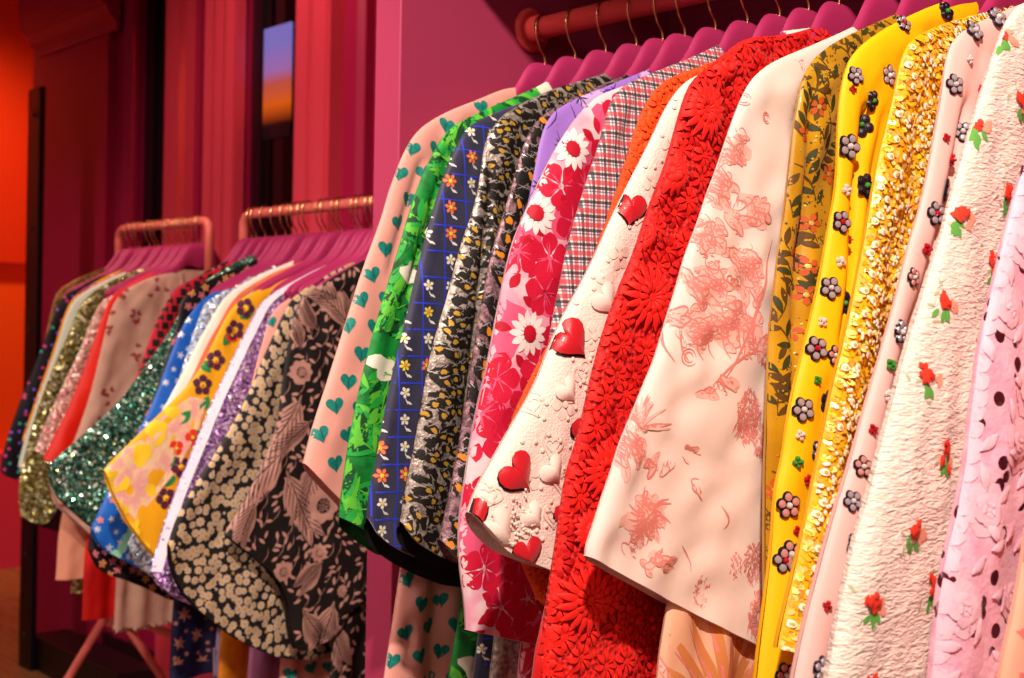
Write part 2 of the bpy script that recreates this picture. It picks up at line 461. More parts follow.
# ------------------------------------------------------------------ garments
GROUP = {'main': 'garments on the wall rail', 'mid': 'garments on the middle rack', 'left': 'garments on the far rack'}
HGROUP = {'main': 'hangers on the wall rail', 'mid': 'hangers on the middle rack', 'left': 'hangers on the far rack'}
WHERE = {'main': 'thick wall rail', 'mid': 'middle rack', 'left': 'far left rack'}
def garment(name, label, cat, rail, x, top, outer, hem, mats, motif=None, body=None, body_motif=None, lining=None, seed=1, short='', body_mats=None, collar=False, uend=.0, neck=-.06, crease=(), **kw):
    ry, rz = RAILS[rail]
    root = empty(name, (x, ry, rz), label, cat, GROUP[rail])
    O = loc_uv(list(top) + list(outer), x, rail); Hm = loc_uv(hem, x, rail)
    if O[0, 0] < neck - .005: O = np.vstack([[neck, O[0, 1] + (neck - O[0, 0]) * .45], O])
    while O[1, 0] > neck: O = O[1:]
    if O[0, 0] > neck: t = (O[0, 0] - neck) / (O[0, 0] - O[1, 0]); O[0] = O[0] * (1 - t) + O[1] * t
    kw['creases'] = [(smooth_chain(loc_uv(cp, x, rail), 2), dep, wd) for cp, dep, wd in crease]
    hl = Hm[-1]
    if hl[0] < uend: Hm = np.vstack([Hm, [uend, hl[1] - .02]])
    Hm = np.vstack([O[-1:], Hm])
    c = Cloth(O, Hm, (O[0, 0] + .008, O[0, 1] - .012), seed, **kw)
    xf = x + kw.get('th', .014) * .4
    c.px = lambda X, Y: tuple(loc_uv([(X, Y)], xf, rail)[0])
    if motif: motif(c)
    sl = c.build('sleeve', mats, root, lining)
    c.obj = sl
    bm = body_mats or mats
    if body is not None:
        bl, bb = body          # aisle-side edge of the skirt at two heights (pixels), bottom v
        E = loc_uv(bl, x, rail)
        Ob = np.vstack([[-.065, -.125], [-.16, -.185], [(-.17 + E[0, 0]) / 2, (E[0, 1] - .16) / 2], E, [E[-1, 0] + (E[-1, 0] - E[0, 0]) * .3, bb]])
        Hb = np.vstack([Ob[-1:], [0.0, bb - .01], [.20, bb]])
        b = Cloth(Ob, Hb, (.065, -.125), seed + 50, th=.010, fold=.007, vertical=True, edge_w=.02, ns=60, nt=44)
        b.px = c.px
        if body_motif: body_motif(b)
        bo = b.build('body', bm, root); bo.location.x = -.004
    else:
        Ob = np.array([[-.065, -.125], [-.15, -.185], [-.155, -.35], [-.15, -.55]])
        b = Cloth(Ob, np.vstack([Ob[-1:], [0, -.56], [.2, -.55]]), (.065, -.125), seed + 50, th=.008, fold=.004, vertical=True, edge_w=.02, ns=30, nt=24)
        bo = b.build('body', bm[:1], root); bo.location.x = -.004
    if collar:
        mb = MB(); n = 24; V = []
        for zz, sc in ((-.100, 1.12), (-.080, 1.0), (-.079, .93), (-.098, 1.02)):
            for k in range(n):
                a = 2 * PI * k / n; V.append((math.cos(a) * .012 * sc, math.sin(a) * .055 * sc, zz + .012 * abs(math.sin(a)) * -1))
        F = [(r * n + k, r * n + (k + 1) % n, (r + 1) * n + (k + 1) % n, (r + 1) * n + k) for r in range(3) for k in range(n)]
        mb.add(V, F); mb.build('collar', bm[0], root, smooth=True)
    place_hanger(rail, x, 'pink hanger holding the %s on the %s' % (short, WHERE[rail]), HGROUP[rail])
    return root, c
# ================================================================== wall rail, far end to near end
H_PI = PI / 2
# --- 1 teal hearts on pink
mP = mat('peach_pink_cloth', '#E9A091', .7, sheen=.15, bump=.2)
mTeal = mat('teal_print', '#0E8A7C', .6, col2='#0B7268', nscale=220); mTealD = mat('deep_teal_line', '#075A56', .7)
def hearts(c, sp=.041, r=.0132, box=None):
    for i, p in enumerate(c.scatter(sp, .06, box)):
        a = c.rng.choice([-.25, .3, .15, -.1])
        c.heart(p, r, 1, a); c.leaf((p[0], p[1] + r * .5), -H_PI + a, r * 1.25, .0022, 2, .0016)
garment('heart_print_jacket', 'peach pink jacket printed with teal hearts, first on the wall rail beside the pink panel', 'jacket', 'main', -1.44,
    [(527, 86), (503, 89), (477, 100), (448, 111), (422, 126), (408, 143)], [(392, 180), (381, 220), (360, 276), (334, 362), (311, 430), (303, 463)],
    [(315, 479), (334, 498), (347, 512), (400, 545)], [mP, mTeal, mTealD], hearts, body=([(404, 560), (384, 690)], -1.02),
    body_motif=lambda c: hearts(c, .042, .0135, (-.4, -1.1, .05, -.35)), short='teal heart jacket', seed=3, th=.013, fold=.006, nf=6, crease=[([(418, 165), (404, 215), (388, 270)], .007, .008)])
# --- 2 palm leaves
gB = mat('bright_green_print', '#0E8A32', .6, col2='#0A6B28', nscale=60); gL = mat('light_green_print', '#5CBF34', .6); gM = mat('mid_green_print', '#22A53C', .6)
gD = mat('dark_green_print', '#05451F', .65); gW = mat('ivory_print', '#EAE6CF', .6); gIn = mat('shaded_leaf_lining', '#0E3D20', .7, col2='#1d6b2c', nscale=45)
def palms(c, box=None):
    c.lf = 1.0
    for p in c.scatter(.105, .25, box): c.blob(p, .015, 4, .0024, .4, 1.5, c.rng.random() * 3)
    for p in c.scatter(.044, .3, box):
        a = c.rng.uniform(0, 6.28); L = .085; bend = c.rng.uniform(-.5, .5)
        c.leaf(p, a, L, .045, c.rng.choice([0, 0, 3]), .0010, bend=bend)
        for k in range(9):
            t = .06 + .1 * k; q = (p[0] + math.cos(a + bend * t * .5) * L * t, p[1] + math.sin(a + bend * t * .5) * L * t)
            for sg in (1, -1):
                c.leaf(q, a + sg * .75, .042 * (1.15 - t * .7), .0105, [1, 2, 3, 1][(k + (sg > 0)) % 4], .0013 + .0001 * (k % 3))
        c.stroke([p, (p[0] + math.cos(a + bend * .3) * L, p[1] + math.sin(a + bend * .3) * L)], .0022, 1, .0019)
garment('palm_print_jacket', 'bright green jacket with palm leaf print and white patches, second on the wall rail', 'jacket', 'main', -1.375,
    [(545, 82), (533, 89), (488, 108), (451, 126), (437, 144)], [(418, 184), (403, 232), (386, 290), (368, 350), (350, 430), (341, 492), (339, 517)],
    [(350, 524), (392, 545)], [gB, gL, gM, gD, gW], palms, body=([(466, 590), (449, 690)], -1.0), body_motif=lambda c: palms(c, (-.4, -1.1, .05, -.4)),
    lining=gIn, back_drop=.035, short='green palm jacket', seed=5, th=.014, fold=.007, nf=7, crease=[([(448, 140), (432, 195), (415, 260), (395, 330)], .008, .007)])
# --- 3 navy, blue grid, embroidered flowers
nB = mat('navy_satin', '#20203E', .5, sheen=.6, bump=.15, col2='#2b2b47', nscale=30); nG = mat('cobalt_stitching', '#2E41D8', .6); nO = mat('orange_embroidery', '#F07C4A', .7)
nW = mat('white_embroidery', '#E9E4DE', .7); nY = mat('yellow_embroidery', '#E8D23A', .7)
def gridflowers(c, box=None, sp=.034):
    (u0, v0), (u1, v1) = c.poly.min(0), c.poly.max(0)
    if box: v1 = min(v1, box[3])
    k = 0
    for i in range(int((u1 - u0) / sp) + 2):
        u = u0 + i * sp; c.stroke([(u, v0), (u + .012, (v0 + v1) / 2), (u, v1)], .0019, 1, n=60, taper=False)
    for j in range(int((v1 - v0) / sp) + 2):
        v = v0 + j * sp; c.stroke([(u0, v), (u1, v - .015)], .0019, 1, n=44, taper=False)
        for i in range(int((u1 - u0) / sp) + 1):
            p = (u0 + (i + .5) * sp, v + sp * .5); k += 1
            if c.rng.random() < .12: continue
            col = c.rng.choice([2, 2, 3, 3, 4])
            c.flower((p[0], p[1] + .003), .0095 if col == 2 else .0075, 6 if col != 3 else 5, col, 4 if col != 4 else 2, core=.28)
            c.stroke([(p[0], p[1] - .004), (p[0] + .004, p[1] - .012)], .0014, 3, .0010, n=5)
            c.leaf((p[0] + .002, p[1] - .008), -.5, .009, .003, 3, .0011)
garment('grid_embroidered_jacket', 'dark navy jacket with cobalt grid stitching and small orange and white embroidered flowers', 'jacket', 'main', -1.312,
    [(573, 84), (529, 100), (488, 115), (466, 128), (458, 142)], [(447, 165), (433, 208), (418, 266), (403, 331), (388, 394), (377, 457), (371, 478), (366, 517)],
    [(374, 537), (408, 556), (462, 572)], [nB, nG, nO, nW, nY], gridflowers, body=([(486, 600), (474, 690)], -1.0), body_motif=lambda c: gridflowers(c, (-.4, -1.1, .05, -.38)),
    lining=mat('black_lining', '#0d0c12', .7), back_drop=.03, short='navy embroidered jacket', seed=7, th=.014, fold=.005, nf=6)
# --- 4, 5 leopard jacquards
def leopard(c, box=None, sp=.0165, ang=-.5):
    for p in c.scatter(sp, .28, box):
        a = ang + c.rng.uniform(-.5, .5)
        c.blob(p, sp * .40, 1, .0008, .5, 1.65, a, 12)
        if c.rng.random() < .6: c.blob((p[0] + .001, p[1] - .001), sp * .19, 2, .0014, .3, 1.4, a, 9)
        if c.rng.random() < .5: c.stroke([(p[0] + .6 * sp, p[1] + .3 * sp), (p[0] + .8 * sp, p[1]), (p[0] + .5 * sp, p[1] - .5 * sp)], .0045, 1, .0009, n=6)
        for q in range(4):
            c.stroke([(p[0] + c.rng.uniform(-.5, .5) * sp, p[1] + .5 * sp), (p[0] + c.rng.uniform(-.5, .5) * sp, p[1] + .25 * sp)], .0011, 3, .0014, n=4)
lS = mat('silver_lurex', '#C4B8AB', .38, metal=.4, bump=.9, bscale=330, col2='#857a70', nscale=150); lK = mat('black_jacquard', '#17130F', .6, bump=.6, bscale=400)
lG = mat('gold_jacquard', '#C79B35', .5, metal=.3); lT = mat('silver_thread', '#D8D0C6', .3, metal=.6)
garment('leopard_lurex_jacket', 'silver and black leopard jacquard jacket with gold spots, fourth on the wall rail', 'jacket', 'main', -1.252,
    [(600, 75), (548, 90), (507, 111), (492, 126)], [(485, 148), (474, 208), (459, 245), (447, 295), (434, 335), (425, 376), (414, 443), (403, 495), (399, 521)],
    [(403, 537), (424, 549), (445, 560)], [lS, lK, lG, lT], leopard, body=([(500, 610), (490, 690)], -.95), lining=mat('black_lining', '#0d0c12', .7), back_drop=.025,
    short='silver leopard jacket', seed=9, th=.015, fold=.009, nf=9, crease=[([(487, 135), (486, 190), (478, 260), (470, 340), (462, 430)], .012, .007)])
lP = mat('pink_lurex', '#A9838A', .45, metal=.3, bump=.9, bscale=330, col2='#6b4d54', nscale=140); lO = mat('amber_jacquard', '#E08A20', .5)
garment('leopard_jacquard_jacket', 'dusty pink and black leopard jacket with amber spots, narrow strip beside the pink floral one', 'jacket', 'main', -1.203,
    [(615, 79), (575, 96), (548, 111), (533, 124)], [(522, 148), (503, 215), (492, 250), (484, 290), (475, 345), (466, 405), (455, 470), (445, 515), (440, 540)],
    [(445, 553), (464, 568)], [lP, lK, lO, lT], lambda c: leopard(c, None, .022, -1.0), short='pink leopard jacket', seed=11, th=.013, fold=.007, nf=8)
# --- 6 lilac patchwork
pA = mat('lilac_silk', '#A97BD8', .5, sheen=.3); pB = mat('violet_print', '#5B2CB0', .6); pC = mat('pale_lilac_print', '#D3B4E6', .6); pD = mat('ink_line', '#3b2463', .7)
def lilac(c):
    for p in c.scatter(.05, .3):
        c.blob(p, .02, c.rng.choice([1, 2]), .0008, .25, 1.3, c.rng.random() * 3)
    for p in c.scatter(.04, .3): c.stroke([p, (p[0] + .02, p[1] + .02), (p[0] + .01, p[1] + .045)], .0016, 3, .0015)
    for p in c.scatter(.06, .3):
        for k in range(8):
            a = k * PI / 4; c.leaf(p, a, .012, .002, 3, .0017)
garment('lilac_print_blouse', 'lilac and violet silk blouse with ink lines, mostly hidden behind the pink floral one', 'blouse', 'main', -1.163,
    [(652, 68), (612, 84), (577, 98), (555, 110), (545, 124)], [(538, 150), (533, 182), (520, 240), (505, 320), (490, 400), (478, 470), (470, 520)],
    [(474, 535), (500, 548)], [pA, pB, pC, pD], lilac, short='lilac blouse', seed=13, th=.010, fold=.005)
# --- 7 pink and red floral
fW = mat('white_pink_cloth', '#F6D9DC', .6, sheen=.2, col2='#F0A9BD', nscale=16, lo=.45, hi=.55); fR = mat('crimson_print', '#D5133C', .65, bump=.6, bscale=700); fP = mat('hot_pink_print', '#EE5F86', .6)
fD = mat('daisy_white_print', '#FAEDE8', .6); fRd = mat('deep_red_print', '#BE0E2B', .6)
def pinkfloral(c, box=None):
    for p in c.scatter(.075, .25, box): c.blob(p, .03, 2, .0007, .35, 1.2, c.rng.random() * 3)
    for i, p in enumerate(c.scatter(.051, .18, box)):
        if i % 4 == 3:
            c.flower(p, .027, 13, 3, 4, core=.36, W=.0085, lift=.0020, r0=.2)
        else:
            c.flower(p, .030, 5, 1, None, W=.024, lift=.0012, n=8)
            for k in range(5):
                a = c.rng.random() * 6.28; c.stroke([p, (p[0] + math.cos(a) * .018, p[1] + math.sin(a) * .018)], .0012, 2, .0019, n=4)
    for p in c.scatter(.034, .35, box): c.leaf(p, c.rng.random() * 6.28, .021, .0115, c.rng.choice([1, 4]), .0011)
g7, c7 = garment('pink_floral_blouse', 'white and hot pink blouse with crimson hibiscus and white daisies with red centres', 'blouse', 'main', -1.11,
    [(640, 80), (615, 89), (596, 96), (580, 112)], [(559, 141), (540, 178), (522, 219), (511, 246), (500, 294), (488, 361), (475, 413), (466, 470), (458, 525), (460, 569), (465, 600), (467, 630)],
    [(490, 634), (515, 640), (542, 645), (570, 652)], [fW, fR, fP, fD, fRd], pinkfloral, body=([(524, 640), (520, 690)], -.95), body_motif=lambda c: pinkfloral(c, (-.4, -1.0, .05, -.4)),
    short='pink floral blouse', seed=15, th=.016, fold=.006, nf=6)
# --- 8 gingham
mGing = gingham_mat()
def ginghamfold(c): pass
garment('gingham_shirt', 'red, black and white checked shirt between the pink floral blouse and the orange lace', 'shirt', 'main', -1.057,
    [(722, 43), (690, 58), (659, 70), (622, 85), (609, 104)], [(600, 141), (585, 186), (570, 237), (559, 290), (551, 330), (541, 400), (533, 470), (528, 530), (524, 562)],
    [(530, 566), (560, 574)], [mGing], None, short='checked shirt', seed=17, th=.014, fold=.008, nf=11)
# --- 9 orange lace
oB = sheer_lace_mat('orange_lace', '#F4560C', '#C23205', 150, .2); oR = mat('orange_lace_petal', '#F2500F', .7, bump=.5)
def orange(c):
    for p in c.scatter(.03, .3): c.flower(p, .015, 7, 1, 1, arch=.002, lift=.001, W=.006)
    E = resample(c.O, 110)
    for p in E[20:]:
        c.leaf((p[0] + .004, p[1]), PI + c.rng.uniform(-.7, .5), .011, .006, 1, .002)
        c.disc((p[0] + c.rng.uniform(0, .02), p[1]), .0035, 1, .002, .002)
garment('orange_lace_blouse', 'bright orange lace blouse with fringed edge behind the cream heart blouse', 'blouse', 'main', -1.006,
    [(740, 50), (715, 61), (666, 78), (646, 100)], [(633, 134), (622, 171), (611, 208), (580, 290), (545, 350), (519, 400), (499, 450), (503, 500), (520, 560), (538, 600)],
    [(545, 612), (570, 625)], [oB, oR], orange, short='orange lace blouse', seed=19, th=.012, fold=.006)
# --- 10 cream broderie with red hearts
hC = sheer_lace_mat('cream_broderie', '#FAE6D8', '#EFCDBC', 330, .10, .0007); hR = mat('red_heart_satin', '#C5101F', .35, sheen=.2, coat=.2); hK = mat('black_cord', '#1a0d10', .6)
hE = mat('cream_raised_cord', '#F4DFD0', .6); hL = mat('ivory_applique', '#F2E0D2', .5); hX = mat('dark_heart_velvet', '#8E0F1C', .7)
def outline_heart(c, p, r, a, mi, w):
    n = 26; t = np.linspace(0, 2 * PI, n); x = 16 * np.sin(t) ** 3 / 17 * r; y = (13 * np.cos(t) - 5 * np.cos(2 * t) - 2 * np.cos(3 * t) - np.cos(4 * t) + 1) / 17 * r
    c.stroke(np.c_[p[0] + x * math.cos(a) - y * math.sin(a), p[1] + x * math.sin(a) + y * math.cos(a)], w, mi, .0022, n=60, taper=False)
def redhearts(c):
    for i, p in enumerate(c.scatter(.045, .2)):
        if i % 2: outline_heart(c, p, .014, c.rng.uniform(-.6, .6), 3, .0028); outline_heart(c, p, .008, 0, 3, .0018)
        else: c.flower(p, .017, 5, 3, 3, W=.012, arch=.0015, lift=.0008)
    for p in c.scatter(.017, .4):
        if c.rng.random() < .6: c.disc(p, .0025, 3, .0015, .0015)
    for X, Y, r, a in ((628, 208, .022, -.2), (568, 340, .0235, .75), (576, 427, .019, 2.6), (512, 473, .0235, .75), (470, 515, .019, .3), (519, 552, .020, .2), (556, 517, .017, 1.9), (560, 548, .018, 3.0)):
        p = c.px(X, Y)
        c.heart((p[0] + .0012, p[1] - .0022), r * 1.07, 2, a, .0020); c.heart(p, r, 1, a, .0030, .003)
    for X, Y, r in ((492, 528, .024), (525, 515, .016), (545, 470, .018), (600, 300, .020), (560, 390, .016)):
        p = c.px(X, Y); c.heart(p, r, 4, .7, .0024, .004)
    p0 = c.px(512, 522)
    for k in range(70):
        q = (p0[0] + c.rng.gauss(0, .012), p0[1] + c.rng.gauss(0, .014)); c.disc(q, .0018, c.rng.choice([4, 3, 4]), .003, .002, 6)
garment('heart_applique_blouse', 'cream lace blouse with large shiny red heart appliques outlined in black', 'blouse', 'main', -.962,
    [(752, 55), (711, 70), (685, 80), (668, 102)], [(652, 137), (633, 174), (611, 219), (596, 253), (577, 290), (553, 335), (534, 387), (508, 431), (486, 470), (475, 490), (468, 512)],
    [(485, 539), (503, 554), (525, 562), (560, 575)], [hC, hR, hK, hE, hL, hX], redhearts, short='cream red-heart blouse', collar=True, seed=21, th=.016, fold=.006, nf=6)
# --- 11 red lace
rB = sheer_lace_mat('red_lace', '#E31008', '#8E0505', 170, .22); rP = mat('red_lace_petal', '#F01809', .6, bump=.4, sheen=.1); rD = mat('red_velvet_leaf', '#C80A08', .7)
def redlace(c, box=None, big=True):
    for p in c.scatter(.030, .3, box):
        c.flower(p, .017, 8, c.rng.choice([1, 1, 2]), 1, W=.006, arch=.003, lift=.001)
    for p in c.scatter(.022, .4, box): c.disc(p, c.rng.uniform(.002, .004), 2, .002, .002, 7)
    if big:
        for X, Y, R in ((645, 297, .036), (620, 120 + 300, .0), (700, 110, .034), (600, 470, .030), (578, 598, .036), (632, 380, .0), (722, 65, .02), (668, 170, .028), (640, 230, .022), (585, 530, .022)):
            if R: 
                p = c.px(X, Y)
                c.disc(p, R * .8, 2, .0016, 0, 16)
                c.flower(p, R, 17, 1, 1, W=.0075, arch=.005, ridge=.0012, lift=.004, core=.18, r0=.15)
                c.flower(p, R * .6, 12, 1, 1, W=.006, arch=.005, ridge=.001, lift=.007, core=.2)
    E = resample(c.O, 120)
    for p in E[8:]: c.leaf((p[0] + .006, p[1]), PI + c.rng.uniform(-.8, .6), .015, .008, 1, .002, arch=.001)
garment('red_lace_dress', 'vivid red lace dress covered in raised flowers, beside the cream printed one', 'dress', 'main', -.918,
    [(825, 24), (784, 36), (745, 37), (726, 52), (708, 67), (691, 80)], [(681, 106), (666, 163), (648, 208), (635, 250), (616, 294), (601, 339), (589, 387), (577, 443), (566, 473), (558, 532), (548, 591), (541, 651), (538, 700), (536, 740)],
    [(560, 745), (640, 750)], [rB, rP, rD], redlace, neck=-.03, body=([(545, 600), (528, 740)], -.95), body_motif=lambda c: redlace(c, (-.4, -1, .05, -.3), False), body_mats=[mat('red_satin', '#D90B0A', .55, sheen=.1, bump=.3, bscale=300), rD, rD],
    short='red lace dress', seed=23, th=.013, fold=.007, nf=8)
# --- 12 cream toile
tB = mat('cream_cotton', '#F1DCD0', .65, sheen=.25, bump=.12); tC = mat('coral_toile_ink', '#E8897F', .7); tL = mat('pale_coral_ink', '#F1BFB2', .7)
def foliage(c, p, R, n, st=1.4):
    for k in range(n):
        a = c.rng.uniform(0, 6.28); r = R * math.sqrt(c.rng.random()); q = (p[0] + math.cos(a) * r / st, p[1] + math.sin(a) * r)
        if c.rng.random() < .5: c.blob(q, R * .085, c.rng.choice([1, 2]), .0009, .5, 1, 0, 8)
        else: c.stroke([q, (q[0] + c.rng.uniform(-.5, .5) * R * .4, q[1] + .1 * R), (q[0] + c.rng.uniform(-.5, .5) * R * .5, q[1] - .25 * R)], R * .05, 1, .0010, n=6)
def hatch(c, p, w, h, n, ang, L):
    for k in range(n):
        q = (p[0] + c.rng.uniform(-w, w), p[1] + c.rng.uniform(-h, h)); a = ang + c.rng.gauss(0, .45); b = c.rng.uniform(-.9, .9)
        pts = [q]; 
        for j in range(3): pts.append((pts[-1][0] + math.cos(a + b * j * .5) * L / 3, pts[-1][1] + math.sin(a + b * j * .5) * L / 3))
        c.stroke(pts, c.rng.uniform(.0008, .0024), c.rng.choice([1, 1, 2]), .0009 + .0002 * c.rng.random(), n=8)
def engraved(c, p, r, st, ang):
    n = 18; a = np.linspace(0, 2 * PI, n); ph = [c.rng.random() * 6.28 for _ in range(3)]
    rr = r * (1 + .3 * np.sin(2 * a + ph[0]) + .22 * np.sin(3 * a + ph[1]) + .12 * np.sin(5 * a + ph[2]))
    rr[-1] = rr[0]; x = np.cos(a) * rr * st; y = np.sin(a) * rr; ca, sa = math.cos(ang), math.sin(ang)
    Q = np.c_[p[0] + x * ca - y * sa, p[1] + x * sa + y * ca]
    if c.rng.random() < .8: c.ring_poly(p, Q[:-1], 2, .0007)
    k0 = c.rng.randrange(n // 2); c.stroke(Q[k0:k0 + n // 2 + 2], c.rng.uniform(.0012, .0024), 1, .0011, n=22)
    ha = c.rng.uniform(-.6, .9)
    for k in range(int(6 + r * 500)):
        t = c.rng.uniform(-.8, .8); L = r * c.rng.uniform(.4, .9); q = (p[0] + t * r * st * ca + c.rng.uniform(-.3, .3) * r, p[1] + t * r * st * sa + c.rng.uniform(-.6, .6) * r)
        c.stroke([q, (q[0] + math.cos(ang + ha) * L * .5, q[1] + math.sin(ang + ha) * L * .5 + .1 * r), (q[0] + math.cos(ang + ha) * L, q[1] + math.sin(ang + ha) * L)], c.rng.uniform(.0007, .0014), 1, .0010, n=7)
def hatch(c, p, w, h, n, ang, L):
    for k in range(max(4, n // 5)):
        engraved(c, (p[0] + c.rng.uniform(-w, w), p[1] + c.rng.uniform(-h, h)), c.rng.uniform(.0035, .0035 + L * .28), c.rng.uniform(1.2, 2.3), ang + c.rng.gauss(0, .5))
def toile(c):
    P = c.px
    for X, Y in ((735, 150), (715, 185), (745, 210), (705, 235), (735, 265), (700, 285), (690, 325), (725, 330)):
        hatch(c, P(X, Y), .024, .014, 60, PI - .3, .017)
        c.blob(P(X + 4, Y - 4), .011, 2, .0007, .5, 1.6, -.4)
    hatch(c, P(715, 240), .045, .10, 150, PI - .25, .018); hatch(c, P(710, 310), .045, .035, 90, PI - .3, .02); hatch(c, P(745, 320), .014, .06, 60, -H_PI - .5, .02)
    for k in range(7): c.stroke([P(668 + k * 12, 330 - k * 3), P(664 + k * 13, 348), P(672 + k * 12, 362 - k)], .0022, 1, .0010, n=8)
    for X, Y, r in ((684, 357, .0085), (746, 98, .0075), (765, 118, .006)):
        q = P(X, Y); t = np.linspace(0, 5.6, 20)
        for rr in (r, r * .6): c.stroke(np.c_[q[0] + np.cos(t) * rr, q[1] + np.sin(t) * rr], .0018, 1, .0011, n=30)
    c.stroke([P(715, 378), P(722, 365), P(735, 340), P(752, 300), P(765, 240)], .004, 1, .0010); c.stroke([P(705, 385), P(722, 362), P(745, 350), P(752, 352)], .003, 1, .0010)
    foliage(c, P(738, 415), .028, 200); foliage(c, P(752, 440), .022, 110); foliage(c, P(757, 350), .02, 80)
    q = P(640, 428)
    for k in range(26):
        a = 1.3 + c.rng.gauss(0, .75); L = c.rng.uniform(.02, .042)
        c.stroke([q, (q[0] + math.cos(a) * L * .5, q[1] + math.sin(a) * L * .55), (q[0] + math.cos(a) * L, q[1] + math.sin(a) * L * .8)], .003, c.rng.choice([1, 2]), .0009, n=8)
    hatch(c, P(630, 448), .016, .02, 90, -1.2, .018); hatch(c, P(655, 462), .018, .006, 16, .2, .012)
    q = P(648, 515)
    for k in range(16): c.blob((q[0] + c.rng.gauss(0, .012), q[1] + c.rng.gauss(0, .010)), .008, 2, .0008, .4, 1.3, c.rng.random() * 3)
    hatch(c, q, .016, .018, 90, -.6, .016)
    for k in range(24):
        a = c.rng.uniform(0, 6.28); L = c.rng.uniform(.012, .034)
        c.stroke([(q[0] + math.cos(a) * .006, q[1] + math.sin(a) * .006), (q[0] + math.cos(a + .25) * L * .6, q[1] + math.sin(a + .25) * L * .6), (q[0] + math.cos(a) * L, q[1] + math.sin(a) * L)], .0026, 1, .0010, n=7)
    hatch(c, P(640, 540), .012, .01, 18, -1.2, .014)
    foliage(c, P(745, 560), .022, 130); foliage(c, P(757, 515), .018, 70); foliage(c, P(750, 612), .026, 160); foliage(c, P(728, 565), .014, 50)
    foliage(c, P(700, 600), .010, 16); c.stroke([P(715, 505), P(722, 520), P(716, 528)], .0025, 1)
    c.stroke([P(680, 545), P(690, 560), P(688, 572)], .0018, 1)
    hatch(c, P(660, 560), .02, .006, 40, -.5, .012); hatch(c, P(690, 470), .02, .02, 14, 0, .010); foliage(c, P(700, 590), .016, 60); hatch(c, P(712, 385), .02, .01, 20, -.4, .014)
    for Y in (60, 90, 130): foliage(c, P(800, Y), .012, 10)
def toile_body(c):
    for k in range(8):
        q = c.px(722, 705); a = H_PI + (k - 3.5) * .22
        c.leaf((q[0], q[1] - .02), a, .13, .014, 3, .0010, bend=(k - 3.5) * .08); c.leaf((q[0] + .004, q[1] - .02), a + .09, .125, .004, 1, .0012, bend=(k - 3.5) * .08)
    hatch(c, c.px(664, 640), .006, .04, 20, H_PI, .012)
garment('toile_print_shirt', 'cream cotton shirt with coral pink pastoral line print and wide pointed sleeve', 'shirt', 'main', -.855,
    [(885, 12), (874, 17), (822, 41), (790, 54), (770, 63), (752, 78)], [(740, 100), (726, 141), (711, 186), (692, 238), (681, 270), (660, 345), (643, 390), (622, 440), (605, 495), (586, 550), (587, 556)],
    [(598, 562), (655, 594), (720, 630), (764, 651), (800, 668)], [tB, tC, tL], toile, body=([(668, 600), (655, 740)], -.95),
    body_mats=[mat('peach_cotton', '#EDB894', .65), tC, tL, mat('rust_print', '#D98A4E', .7)], body_motif=toile_body, short='cream pastoral shirt', seed=26, th=.015, fold=.007, nf=5, wr=.0024, neck=0, crease=[([(797, 95), (790, 150), (782, 220), (772, 300)], .009, .008), ([(630, 430), (680, 455), (740, 480)], .003, .004)])
# --- 13 mustard brocade
yB = mat('mustard_satin', '#C9960F', .36, sheen=.1, coat=.25, col2='#B5820C', nscale=12); yK = mat('brown_branch_print', '#5B3F12', .6); yL = mat('dark_leaf_print', '#3A3B14', .6); yR = mat('rust_blossom_print', '#C2551C', .6); yG = mat('gold_thread', '#E7C56A', .3, metal=.5)
def brocade(c):
    for p in c.scatter(.042, .3):
        a = c.rng.uniform(.6, 2.4); L = .06
        c.stroke([p, (p[0] + math.cos(a) * L * .5, p[1] + math.sin(a) * L * .5), (p[0] + math.cos(a + .5) * L, p[1] + math.sin(a + .5) * L)], .0022, 1)
        for k in range(5): c.leaf((p[0] + math.cos(a) * L * k * .18, p[1] + math.sin(a) * L * k * .18), a + c.rng.choice([-1, 1]) * .9, .019, .007, c.rng.choice([2, 1]), .0011)
    for p in c.scatter(.032, .35):
        if c.rng.random() < .3: c.flower(p, .011, 5, 3, 4, lift=.0014)
        else:
            for k in range(16): c.disc((p[0] + c.rng.gauss(0, .006), p[1] + c.rng.gauss(0, .006)), .0011, c.rng.choice([1, 2, 4]), .0012, 0, 5)
    for p in c.scatter(.012, .45):
        if c.rng.random() < .3: c.disc(p, .0012, 4, .0013, .0005, 5)
garment('brocade_jacket', 'glossy mustard satin jacket with brown branches and dark leaves', 'jacket', 'main', -.803,
    [(925, 2), (918, 4), (882, 20), (852, 33), (822, 50), (806, 70)], [(798, 96), (790, 148), (780, 250), (770, 331), (764, 443), (763, 539), (765, 628), (764, 660)],
    [(785, 668), (830, 676)], [yB, yK, yL, yR, yG], brocade, short='mustard satin jacket', seed=28, th=.014, fold=.009, nf=12, neck=0, crease=[([(808, 85), (804, 150), (798, 250), (788, 360), (780, 460)], .012, .008)])
